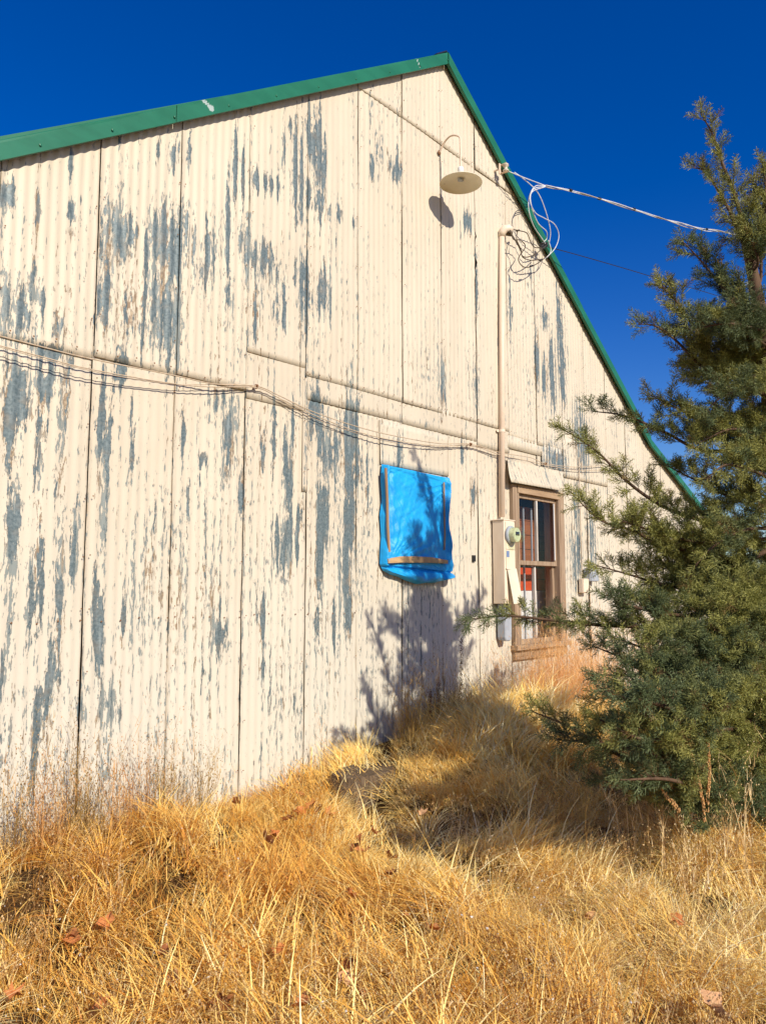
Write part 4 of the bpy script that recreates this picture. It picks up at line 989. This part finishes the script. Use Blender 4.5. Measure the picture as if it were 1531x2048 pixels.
LEAF_LABELS = ["rust leaf at the top of the trio right below the stump's left side", 'middle leaf of the trio on the straw below the stump', 'lowest leaf of the trio on the straw below the stump', 'curled rust leaf just left of the trio below the stump', 'curled rust brown leaf on the bright straw, largest of the middle slope pair', 'leaf directly below the large curled one in the middle of the slope', 'small rust leaf uphill of the pair in the middle of the slope', 'left one of the leaf pair down the slope from the long dark seam', 'right one of the leaf pair down the slope from the long dark seam', 'small rust leaf right of the middle slope pair, upper of two', 'small rust leaf right of the middle slope pair, lower of two', 'brown leaf lying alone between the middle slope pair and the foreground', 'pale tan leaf in the sun at the edge of the tree shadow', "small rust leaf between the long dark seam's foot and the trio", 'red brown leaf deep in the weeds at left', 'red brown leaf in the left foreground weeds, lower of two close together', 'red brown leaf in the left foreground weeds, upper of two close together', 'pale tan crumpled leaf in the lower left foreground', 'rust leaf in the centre foreground, upper of the close pair', 'pale leaf in the centre foreground, lower of the close pair', 'large rust leaf near the bottom edge, left of centre', 'rust leaf on straw between the lower left foreground and the centre pair', 'small rust leaf uphill from the lone leaf left of centre', 'pale tan leaf on the bright grass below the tree shadow', 'dark rust leaf on the bright grass at lower right', 'large pale brown lobed leaf nearest the bottom right corner', 'pale leaf touching the large one in the bottom right corner', 'small rust leaf lying alone right of the centre foreground pair', 'rust leaf at the bottom edge, between the left corner and the large rust leaf', 'rust leaf under the close pair in the centre foreground', 'small rust leaf on bright straw right of the middle slope', 'small rust leaf uphill of the pale tan leaf in the lower left', 'rust leaf nearest the bottom left corner', 'rust leaf at the bottom edge right of the left corner one', 'small rust leaf at the wall foot below the third wall seam', 'small rust leaf at the wall foot left of the long dark seam', 'small rust leaf inside the tree shadow right of the bright straw']
for i, (a, b_, s_) in enumerate(LEAF):
    p = ghit(a, b_, .14); me = LM[i % 5]
    m2 = me.copy() if not me.materials else me
    if not me.materials: me.materials.append(None)
    o = bpy.data.objects.new('dry_leaf', me); col.objects.link(o); o.location = p; sc_f = s_*(.78 if b_ > 1780 else .95); o.scale = (sc_f,)*3
    tn = CAM-p; q = Vector(tn).to_track_quat('Z', 'Y').to_euler(); o.rotation_euler = (rnd.uniform(-.5, .5)+q.x*.6, rnd.uniform(-.5, .5), rnd.uniform(0, 6.28))
    o.material_slots[0].link = 'OBJECT'; o.material_slots[0].material = M['leaf2'] if i in (25, 26, 17, 23, 19, 12) else (M['leaf3'] if i % 3 == 1 else M['leaf'])
    tag(o, LEAF_LABELS[i], 'leaf', 'fallen leaves scattered in the dry grass')

# ------------------------------------------------------------------ stump
sp_ = ghit(728, 1560, .06)
stump = empty('tree_stump', (sp_[0], sp_[1], sp_[2]-.1), 'low grey weathered stump half buried in straw below the tarp', 'stump')
b = MB(); seg = 28; V = []
for j, (rr_, hh) in enumerate(((1.15, -.12), (1.06, .0), (1.0, .08), (.97, .135), (.90, .14), (.5, .132), (.02, .125))):
    for k in range(seg):
        a = 2*pi*k/seg; q = rr_*(1+.10*vnoise(cos(a)*2+3, sin(a)*2+3, 1.5, 3)+.05*(k % 3 == 0)); V.append((sp_[0]+.27*q*cos(a), sp_[1]+.17*q*sin(a), sp_[2]-.075+hh+.015*vnoise(k, j, 1, 2)))
b.add(V, [(j*seg+k, j*seg+(k+1) % seg, (j+1)*seg+(k+1) % seg, (j+1)*seg+k) for j in range(6) for k in range(seg)]); b.build('wood', M['stump'], stump)

# ------------------------------------------------------------------ standing dead plants
def plant_obj(name, V, F, T, mat, parent):
    me = bpy.data.meshes.new(name); me.from_pydata([tuple(map(float, v)) for v in V], [], F); me.materials.append(mat)
    a = me.attributes.new('tint', 'FLOAT', 'POINT'); a.data.foreach_set('value', np.array(T, np.float32)); a = me.attributes.new('tint2', 'FLOAT', 'POINT'); a.data.foreach_set('value', np.array(T, np.float32))
    o = bpy.data.objects.new(name, me)
    if name != 'stem': o['kind'] = 'stuff'; col.objects.link(o); o.parent = parent; return o
class Tubes:
    def __init__(s): s.V = []; s.F = []; s.T = []
    def tube(s, pts, r0, r1, tint, seg=5):
        b = MB(); n = len(pts); b.tube(pts, [r0+(r1-r0)*i/(n-1) for i in range(n)], seg, False); n0 = len(s.V); s.V += b.v; s.F += [tuple(i+n0 for i in f) for f in b.f]; s.T += [tint]*len(b.v)
    def ball(s, c, r, tint, sq=1.4): octa(s.V, s.F, s.T, c, r, tint, sq)

def spiky_stalk(path, label, r=.006, parent_extra=None):
    """mullein or mustard like stalk, seed capsules along the upper part"""
    P = curve_pts(path, 8); o = empty('dead_stalk', tuple(P[0]), label, 'dead stalk', 'dry stalks before the conifer')
    t = Tubes(); t.tube([p-P[0] for p in P], r, r*.5, .6, 7); plant_obj('stem', t.V, t.F, t.T, M['stalk'], o)
    t = Tubes(); n = len(P)
    for i in range(n//4, n):
        p = P[i]-P[0]
        for k in range(12):
            a = rnd.uniform(0, 6.28); q = p+np.array((cos(a)*.005, sin(a)*.006, rnd.uniform(-.012, .012))); t.ball(q, rnd.uniform(.0018, .0040), rnd.uniform(.2, 1), 2.2)
    plant_obj('seed_capsules', t.V, t.F, t.T, M['stalk'], o); return o
def onray(px, py, D): return atd(px, py, D)
def gp(px, y, py=1700):
    p = atd(px, py, y); p[2] = gz(p[0], p[1])-.02; return p
dS = 3.98
spiky_stalk([gp(1388, dS)]+[onray(a, b_, dS) for a, b_ in ((1365, 1645), (1330, 1590), (1305, 1530), (1290, 1480), (1282, 1440))], 'tall orange dead stalk leaning left in front of the conifer', .005)
spiky_stalk([gp(1350, dS)]+[onray(a, b_, dS) for a, b_ in ((1342, 1570), (1330, 1510), (1318, 1470), (1313, 1442))], 'thin orange dead stalk between the two tall ones before the conifer', .004)
spiky_stalk([gp(1410, dS)]+[onray(a, b_, dS) for a, b_ in ((1408, 1640), (1400, 1580), (1385, 1520), (1372, 1488))], 'brown dead stalk with drooping tuft, third from the left before the conifer', .005)
spiky_stalk([gp(1412, dS-.05)]+[onray(a, b_, dS) for a, b_ in ((1414, 1620), (1418, 1560), (1416, 1500), (1410, 1468))], 'rightmost orange dead stalk standing upright before the conifer', .0045)

def bush(name, c, H, n, mat, label, spread=.5, thick=.0022, br=6, heads=None, cat='dead weed', group=None, side=0.0, hd=.5, headmat=None):
    """many fine branching stems from one root"""
    o = empty(name, tuple(c), label, cat, group); t = Tubes(); V, F, T = [], [], []; fl = Tubes()
    for i in range(n):
        a = rnd.uniform(0, 6.28); ln = abs(rnd.gauss(0, spread)); L = H*rnd.uniform(.45, 1.05); b_ = np.array((rnd.gauss(0, .03), rnd.gauss(0, .03), 0)); tn = rnd.random()
        tip = blade(V, F, T, b_, a, L, thick*1.6, rnd.uniform(-.15, .35), 4, tn, ln+side)
        for k in range(br):
            u_ = rnd.uniform(.25, 1); q = b_+(tip-b_)*u_
            L2 = L*.3*rnd.uniform(.4, 1.1)
            t2 = blade(V, F, T, q, a+rnd.uniform(-2, 2), L2, thick, rnd.uniform(-.3, .3), 2, tn, rnd.uniform(.1, 1.0))
            for kk_ in range(2):
                t3 = blade(V, F, T, q+(t2-q)*rnd.uniform(.3, 1), rnd.uniform(0, 6.28), L2*.4, thick*.8, 0, 2, tn, rnd.uniform(.1, 1.1))
                if rnd.random() < hd: (fl if headmat else None) and fl.ball(t3, rnd.uniform(.004, .007), 1) or octa(V, F, T, t3, rnd.uniform(.0025, .0045), rnd.random())
    plant_obj('stems', V, F, T, mat, o)
    if headmat and fl.V: plant_obj('seed_heads', fl.V, fl.F, fl.T, headmat, o)
    return o
def root(px, py, y):
    p = at(px, py, y); p[2] = float(gz(p[0], p[1]))-.01; return p
# orange feathery brush against the wall
for (px_, y_, H_, n_) in ((1075, -.50, .66, 120), (1120, -.60, .78, 170), (1165, -.55, .84, 170), (1215, -.60, .84, 90), (1040, -.40, .5, 45)):
    bush('dry_brush', root(px_, 1420, y_), H_, n_, M['orange'], {1075: 'orange feathery dry brush under the window left edge', 1120: 'tall orange feathery dry brush below the window', 1165: 'tallest orange feathery brush behind the lower conifer branch', 1215: 'orange dry brush partly hidden by conifer twigs', 1040: 'short orange dry brush left of the window'}[px_], .30, .0028, 9, group='orange brush along the wall', hd=.5)
bush('dry_brush', root(1300, 1420, -.5), .9, 140, M['orange'], 'orange dry brush seen through the conifer at right', .3, .0024, 8, group='orange brush along the wall')
bush('dry_brush', root(1400, 1420, -.6), .9, 120, M['orange'], 'orange dry brush farthest right behind the conifer', .3, .0024, 8, group='orange brush along the wall')
# weeds standing against the left part of the wall
LW = [(30, -.35, .48, 34, 'olive', 'bushy olive dry weed at the far left of the wall foot'), (150, -.30, .58, 44, 'olive', 'thick olive dry weed below the second wall seam'), (170, -.45, .44, 44, 'olive', 'low bushy weed in front of the thick olive one'), (290, -.30, .60, 22, 'stalk', 'tall thin dead weed against the third wall seam'), (330, -.35, .46, 34, 'olive', 'medium dry weed right of the third wall seam'),
      (400, -.35, .46, 30, 'olive', 'dark branching weed with dot seed heads at the wall foot'), (90, -.5, .46, 34, 'stalk', 'pale wispy weed near the left wall foot'), (240, -.5, .44, 34, 'stalk', 'pale low weed between the wall seams')]
for px_, y_, H_, n_, mt, lb in LW:
    bush('dead_weed', root(px_, 1640, y_), H_, n_, M[mt], lb, .28, .0032, 6, group='dead weeds along the wall foot', hd=.6)
bush('dead_weed', root(655, 1540, -.25), .42, 9, M['stalk'], 'reddish thin weed standing beside the long dark seam', .25, .003, 5, group='dead weeds along the wall foot')
bush('dead_weed', root(1000, 1500, -.30), .62, 22, M['stalk'], 'pale tall weed against the wall left of the window', .25, .0028, 6, group='dead weeds along the wall foot')
for px_, y_, lb in ((818, -.35, 'grassy weed clump in the tree shadow below the tarp'), (870, -.30, 'thick brown weed clump against the shaded wall'), (905, -.35, 'brown weed clump right of the shaded seam')):
    bush('dead_weed', root(px_, 1480, y_), .60, 60, M['weed'] if False else M['olive'], lb, .3, .0034, 4, group='dead weeds along the wall foot')
# dark seed stalks against the wall
def dark_stalk(px0, pyt, y, label):
    r_ = root(px0, 1450, y); tp_ = at(px0+4, pyt, y); P = curve_pts([r_, r_*.5+tp_*.5+np.array((.01, 0, 0)), tp_], 10)
    o = empty('dock_stalk', tuple(P[0]), label, 'dead stalk', 'dark seed stalks against the wall'); t = Tubes(); t.tube([p-P[0] for p in P], .004, .002, .5); plant_obj('stem', t.V, t.F, t.T, M['darkstalk'], o)
    t = Tubes()
    for p in P[7:]:
        for k in range(12): t.ball(p-P[0]+np.array((rnd.gauss(0, .010), rnd.gauss(0, .010), rnd.gauss(0, .015))), rnd.uniform(.003, .006), rnd.random())
    plant_obj('seed_cluster', t.V, t.F, t.T, M['darkstalk'], o)
dark_stalk(918, 1275, -.25, 'dark brown seed stalk rising highest against the shaded wall')
dark_stalk(872, 1360, -.30, 'short dark seed stalk right of the shaded seam')
dark_stalk(857, 1385, -.32, 'short dark seed stalk left of its twin in the wall shade')
# thistle skeletons in front at right
for px_, py_, y_, H_, n_, lb in ((1262, 1720, -3.7, .58, 9, 'pale thistle skeleton with white heads left of the orange stalks'), (1330, 1740, -3.3, .55, 11, 'branching pale weed at the feet of the orange stalks'), (1420, 1760, -3.25, .60, 12, 'branching pale weed right of the orange stalks'), (1500, 1760, -3.2, .80, 13, 'tall tan thistle at the right edge'), (1380, 1800, -3.4, .42, 12, 'low tan thistle in front of the orange stalks')):
    p = ghit(px_, py_+30, 0); bush('thistle', p, H_, n_, M['weed2'], lb, .34, .0046, 7, cat='dead thistle', group='thistles by the conifer', hd=.5)
# fluffy white heads dotted in the weeds
fp = []
for i in range(150):
    px_, py_ = rnd.uniform(0, 1531), rnd.uniform(1640, 2048)
    if rnd.random() > .25+.75*(1 if (px_ < 420 or 950 < px_ < 1300) and py_ > 1750 else 0): continue
    p = ghit(px_, py_, rnd.uniform(.12, .26)); fp.append(p)
V, F, T = [], [], []
for k in range(14):
    a = rnd.uniform(0, 6.28); e_ = rnd.uniform(-.4, 1.5); blade(V, F, T, (0, 0, 0), a, .009, .003, 0, 1 if False else 2, .9, pi/2-e_)
octa(V, F, T, (0, 0, .002), .004, .9, 1)
n = len(fp)
o_ = scatter('seed_fluff', [fin(V, F, T)], np.array(fp), rng.uniform(0, 6, (n, 3)), np.repeat(rng.uniform(.5, 1.0, n)[:, None], 3, 1), np.zeros(n, int), np.ones(n), M['fluff'])
tag(o_, 'tiny white seed heads dotted over the dry weeds', 'seed heads', kind='stuff')

# ------------------------------------------------------------------ juniper
def spray(seed, L=.085, n=17):
    """feathery scale-leaved twig growing along +z"""
    r_ = random.Random(seed); V, F, T = [], [], []
    def shoot(p, d, l, w, tint):
        d = np.array(d); d /= np.linalg.norm(d); s1_ = np.cross(d, (r_.uniform(-1, 1), r_.uniform(-1, 1), r_.uniform(-1, 1))); s1_ /= np.linalg.norm(s1_)
        s2_ = np.cross(d, s1_)
        n0 = len(V)
        for a in (0, 2.09, 4.19): V.append(p+(s1_*cos(a)+s2_*sin(a))*w*.5+d*l*.12); T.append(tint*.75)
        V.append(p+d*l); T.append(min(1, tint+.25)); V.append(p.copy()); T.append(tint*.6)
        for a, b_ in ((0, 1), (1, 2), (2, 0)): F.append((n0+a, n0+b_, n0+3)); F.append((n0+b_, n0+a, n0+4))
        return p+d*l
    p = np.zeros(3); d = np.array((0, 0, 1.0)); step = L/n
    for i in range(n):
        d = d+np.array((r_.gauss(0, .09), r_.gauss(0, .09), 0)); d /= np.linalg.norm(d); t = i/n; tint = r_.random()
        q = p+d*step; shoot(p, d, step*2.0, .0034, tint)
        a = i*2.4+r_.uniform(-.4, .4); out = np.array((cos(a), sin(a), 0)); l = (.036*(1-t)**.7+.010)*r_.uniform(.7, 1.2)
        dd = d*.75+out*.9; e = shoot(q, dd, l, .0036, tint)
        for m_ in range(3):
            f_ = r_.uniform(.25, .85); a2 = r_.uniform(0, 6.28); o2_ = np.array((cos(a2), sin(a2), r_.uniform(-.2, .6))); shoot(q+(e-q)*f_, dd+o2_*.8, l*r_.uniform(.3, .5), .0030, tint)
        p = q
    return fin(V, F, T)
SPR = [spray(i) for i in range(6)]
TD = 0.0; D0 = 5.02
def tree_at(px, py, v): return atd(px, py, D0+(v*1.1 if v < 0 else v*.25)-.35*max(0, min(1, (1400-px)/200))*max(0, 1-abs(py-1080)/300)-.80*max(0, min(1, (1500-px)/200))*max(0, min(1, (py-1280)/160)))
trunk_px = [(1572, 1640), (1568, 1400), (1560, 1150), (1548, 900), (1534, 740), (1518, 620), (1499, 520), (1480, 430)]
TP = [tree_at(a, b_, TD) for a, b_ in trunk_px]; TP[0][2] = -.05
jun = empty('juniper_tree', tuple(TP[0]), 'tall ragged juniper conifer with drooping feathery green branches filling the right side', 'tree')
tc = curve_pts(TP, 8); b = MB()
rr_ = [.068*(1-i/len(tc))**.7+.014 for i in range(len(tc))]
b.tube(tc, rr_, 12); b.build('trunk', M['bark'], jun, True)
def trunk_at(py): 
    return tc[min(range(len(tc)), key=lambda i: abs((lambda d: IH/2-FPX*(d@_u)/(d@_f))(tc[i]-CAM)-py))]
# limbs: trunk row, waypoints (px,py,depth), secondary length, density, tone
LIMBS = [
 (430, [(1462, 370, TD), (1443, 325, TD), (1425, 270, TD), (1400, 226, TD)], .15, 1.0, .55),
 (560, [(1490, 500, TD+0.03), (1462, 430, TD+0.03), (1438, 385, TD+0.03), (1408, 342, TD+0.03), (1385, 335, TD+0.03)], .20, 1.1, .6),
 (640, [(1480, 610, TD-.05), (1440, 570, TD-.05), (1400, 520, TD-.05), (1362, 480, TD-.05)], .24, 1.2, .25),
 (520, [(1520, 440, TD+0.08), (1530, 380, TD+0.08), (1525, 330, TD+0.08)], .20, 1.0, .4),
 (740, [(1480, 760, TD+0.03), (1430, 720, TD+0.08), (1390, 660, TD+0.08), (1350, 600, TD+0.08), (1318, 568, TD+0.08)], .26, 1.25, .8),
 (760, [(1470, 780, TD+0.11), (1410, 740, TD+0.14), (1350, 680, TD+0.17), (1310, 652, TD+0.17), (1275, 648, TD+0.17)], .20, 1.1, .5),
 (900, [(1490, 870, TD+0.08), (1420, 850, TD+0.14), (1350, 815, TD+0.17), (1300, 790, TD+0.21)], .24, 1.2, .65),
 (900, [(1480, 900, TD+0.08), (1400, 900, TD+0.21), (1330, 865, TD+0.30), (1250, 832, TD+0.38), (1180, 822, TD+0.41)], .17, 1.1, .3),
 (1000, [(1480, 1050, TD), (1400, 1040, TD+0.08), (1320, 1010, TD+0.17), (1250, 960, TD+0.27), (1190, 900, TD+0.38), (1120, 855, TD+0.43)], .20, 1.05, .7),
 (1100, [(1490, 1120, TD-.05), (1420, 1110, TD), (1330, 1090, TD+0.08), (1260, 1060, TD+0.17), (1200, 1040, TD+0.21), (1145, 990, TD+0.24)], .22, 1.1, .7),
 (1150, [(1480, 1170, TD), (1400, 1180, TD+0.08), (1330, 1170, TD+0.14), (1260, 1150, TD+0.21), (1190, 1130, TD+0.24)], .20, 1.2, .75),
 (1200, [(1490, 1260, TD), (1400, 1270, TD+0.11), (1300, 1255, TD+0.24), (1200, 1250, TD+0.41), (1100, 1240, TD+0.60), (1010, 1232, TD+0.80), (935, 1240, TD+1.00)], .20, 1.25, .35),
 (1250, [(1480, 1330, TD-.1), (1400, 1350, TD), (1300, 1340, TD+0.11), (1230, 1310, TD+0.21), (1180, 1290, TD+0.27)], .22, 1.1, .4),
 (1350, [(1500, 1430, TD-.1), (1420, 1450, TD-.05), (1330, 1430, TD), (1260, 1400, TD+0.08), (1200, 1395, TD+0.11)], .22, 1.1, .6),
 (1420, [(1500, 1560, TD-.15), (1400, 1570, TD-.1), (1290, 1535, TD), (1200, 1490, TD+0.11), (1130, 1450, TD+0.17), (1068, 1425, TD+0.21)], .20, 1.15, .3),
 (1450, [(1500, 1520, TD-.25), (1440, 1500, TD-.3), (1370, 1495, TD-.3), (1300, 1510, TD-.3)], .22, 1.1, .45),
 (1480, [(1500, 1540, TD-.1), (1420, 1500, TD-.2), (1330, 1460, TD-.3), (1250, 1440, TD-.3)], .26, 1.3, .4),
 (1520, [(1500, 1590, TD-.2), (1430, 1590, TD-.4), (1340, 1560, TD-.5), (1240, 1560, TD-.5)], .24, 1.2, .3),
 (1440, [(1480, 1480, TD-.2), (1380, 1510, TD-.3), (1270, 1500, TD-.35), (1180, 1485, TD-.35), (1115, 1480, TD-.35)], .28, 1.6, .3),
 (1400, [(1480, 1450, TD-.35), (1380, 1470, TD-.5), (1290, 1480, TD-.55), (1200, 1440, TD-.55)], .28, 1.6, .45),
 (1500, [(1480, 1560, TD-.1), (1400, 1600, TD-.1), (1300, 1590, TD-.1), (1210, 1560, TD-.1)], .26, 1.5, .3),
 (1180, [(1470, 1210, TD-.2), (1380, 1230, TD-.3), (1290, 1220, TD-.4), (1210, 1190, TD-.45)], .26, 1.4, .3),
 (1300, [(1480, 1320, TD-.3), (1390, 1340, TD-.5), (1290, 1350, TD-.6), (1200, 1350, TD-.6)], .30, 1.6, .25),
 (1230, [(1480, 1260, TD-.4), (1390, 1290, TD-.6), (1310, 1300, TD-.75), (1240, 1280, TD-.8)], .30, 1.6, .4),
 (1380, [(1480, 1400, TD-.4), (1380, 1420, TD-.7), (1280, 1400, TD-.8), (1210, 1390, TD-.8)], .30, 1.6, .2),
 (540, [(1515, 520, TD-.1), (1500, 470, TD-.12), (1490, 420, TD-.12)], .26, 1.6, .6),
 (700, [(1510, 660, TD-.15), (1490, 610, TD-.2), (1478, 560, TD-.2)], .28, 1.6, .35),
 (760, [(1560, 700, TD+1.2), (1590, 640, TD+2)], .26, 1.2, .5),
 (1000, [(1590, 930, TD+1.5), (1630, 880, TD+2.4)], .28, 1.2, .4),
 (1300, [(1640, 1290, TD+1.5), (1730, 1290, TD+2.4)], .30, 1.4, .4),
 (1450, [(1650, 1430, TD), (1760, 1420, TD)], .30, 1.4, .5),
 (1350, [(1600, 1400, TD-.3), (1660, 1400, TD-.6)], .30, 1.4, .5),
 (1150, [(1570, 1130, TD+2.5), (1600, 1100, TD+4)], .30, 1.3, .5),
 (560, [(1520, 560, TD), (1522, 480, TD), (1530, 410, TD), (1528, 350, TD)], .26, 1.3, .6),
 (1500, [(1520, 1620, TD-.25), (1440, 1630, TD-.3), (1380, 1640, TD-.3)], .22, 1.1, .4),
 (980, [(1540, 960, TD-.2), (1500, 940, TD-.4), (1450, 930, TD-.5), (1410, 960, TD-.55)], .26, 1.2, .4),
 (1080, [(1540, 1060, TD-.2), (1490, 1060, TD-.4), (1430, 1090, TD-.5), (1390, 1130, TD-.55)], .26, 1.0, .45),
 (1250, [(1540, 1210, TD-.2), (1480, 1220, TD-.4), (1420, 1250, TD-.5)], .26, 1.1, .35),
 (850, [(1540, 800, TD-.1), (1500, 780, TD-.3), (1450, 790, TD-.35), (1410, 820, TD-.4)], .28, 1.25, .3),
 (700, [(1530, 690, TD-.1), (1490, 670, TD-.2), (1450, 660, TD-.2), (1420, 640, TD-.2)], .24, 1.2, .2),
 (800, [(1580, 780, TD), (1640, 720, TD), (1680, 680, TD)], .22, .7, .4),
 (1450, [(1650, 1460, TD-.3), (1760, 1470, TD-.5)], .24, .7, .4),
 (950, [(1520, 1010, TD+0.21), (1450, 990, TD+0.30), (1390, 960, TD+0.35), (1330, 930, TD+0.38)], .24, 1.1, .3),
]
for i in range(30):                          # inner boughs that fill the crown
    ry = rnd.uniform(660, 1600); ex = rnd.uniform(1300, 1470)-(60 if ry > 1000 else -40); dz_ = rnd.uniform(-.55, .9)
    LIMBS.append((ry+30, [(1540, ry, TD+dz_*.3), ((1540+ex)/2, ry-rnd.uniform(-10, 40), TD+dz_*.8), (ex, ry-rnd.uniform(-40, 80), TD+dz_)], rnd.uniform(.2, .3), 1.15, rnd.choice((.2, .35, .5, .7))))
def basis_euler(d, roll):
    q = Vector((0, 0, 1)).rotation_difference(Vector(d)) @ Quaternion((0, 0, 1), roll); return q.to_euler()
o0 = TP[0]
for li, (row, wp, sl_, den, tn) in enumerate(LIMBS):
    s0 = trunk_at(row); P = curve_pts([s0]+[tree_at(*q) for q in wp], 10); L = [np.linalg.norm(P[i+1]-P[i]) for i in range(len(P)-1)]; tot = sum(L)
    rb = .006+.014*min(1, tot/2.2); mb = MB(); sl_ *= .82 if row > 600 else .72; mb.tube([p-o0 for p in P], [rb*(1-i/len(P))**.8+.0022 for i in range(len(P))], 7)
    acc = 0; pts, rt, scl, vd, tno = [], [], [], [], []; nxt = tot*.10
    cum = np.concatenate([[0], np.cumsum(L)]); PA = np.array(P)
    def samp(s): return np.array([np.interp(s, cum, PA[:, i]) for i in range(3)])
    s = nxt
    while s < tot:
        t = s/tot; p = samp(s); tg = samp(min(s+.03, tot))-samp(max(s-.03, 0)); tg /= np.linalg.norm(tg)+1e-9
        rv = rng.normal(size=3); rv -= tg*(rv@tg); rv /= np.linalg.norm(rv)
        env = (1-t)**.75*min(1, .35+t*3)
        Ls = sl_*(.25+.95*env)*rng.uniform(.55, 1.25)
        d = tg*rng.uniform(.5, 1.1)+rv*.75+np.array((0, 0, rng.uniform(0, .6))); d /= np.linalg.norm(d)
        n_s = max(2, int(Ls/.022)); q = p.copy(); sec = [q.copy()]
        tloc = np.clip(tn+.55*(vnoise(p[0]*3, p[2]*3, 1, 21)-.5)*2*.6+rng.normal(0, .16), 0, 1)
        for k in range(n_s):
            d = d+rng.normal(0, .22, 3)+tg*.06+np.array((0, 0, .07)); d /= np.linalg.norm(d); q = q+d*.024; sec.append(q.copy())
            for rep in range(2 if k > 0 and rng.random() < .6 else 1):
                dd = d+rng.normal(0, .32, 3); dd /= np.linalg.norm(dd); e = basis_euler(dd, rng.uniform(0, 6.28))
                pts.append(q.copy()); rt.append((e.x, e.y, e.z)); scl.append(rng.uniform(.7, 1.25)); vd.append(int(rng.integers(0, 6))); tno.append(tloc)
        if len(sec) > 2: mb.tube([v-o0 for v in sec[::2]+[sec[-1]]], [.0028]+[.0018]*(len(sec[::2])), 4, False)
        s += .036/den*rng.uniform(.6, 1.4)
    # leader tip
    e = basis_euler(tg, 0); pts.append(P[-1]); rt.append((e.x, e.y, e.z)); scl.append(1.0); vd.append(0); tno.append(tn)
    br = mb.build('branch', M['bark'], None, True); br.parent = jun
    fo = scatter('foliage', SPR, np.array(pts)-o0, np.array(rt), np.repeat(np.array(scl)[:, None], 3, 1), np.array(vd), np.array(tno), M['foliage'], None); fo.parent = br; fo['kind'] = 'stuff'
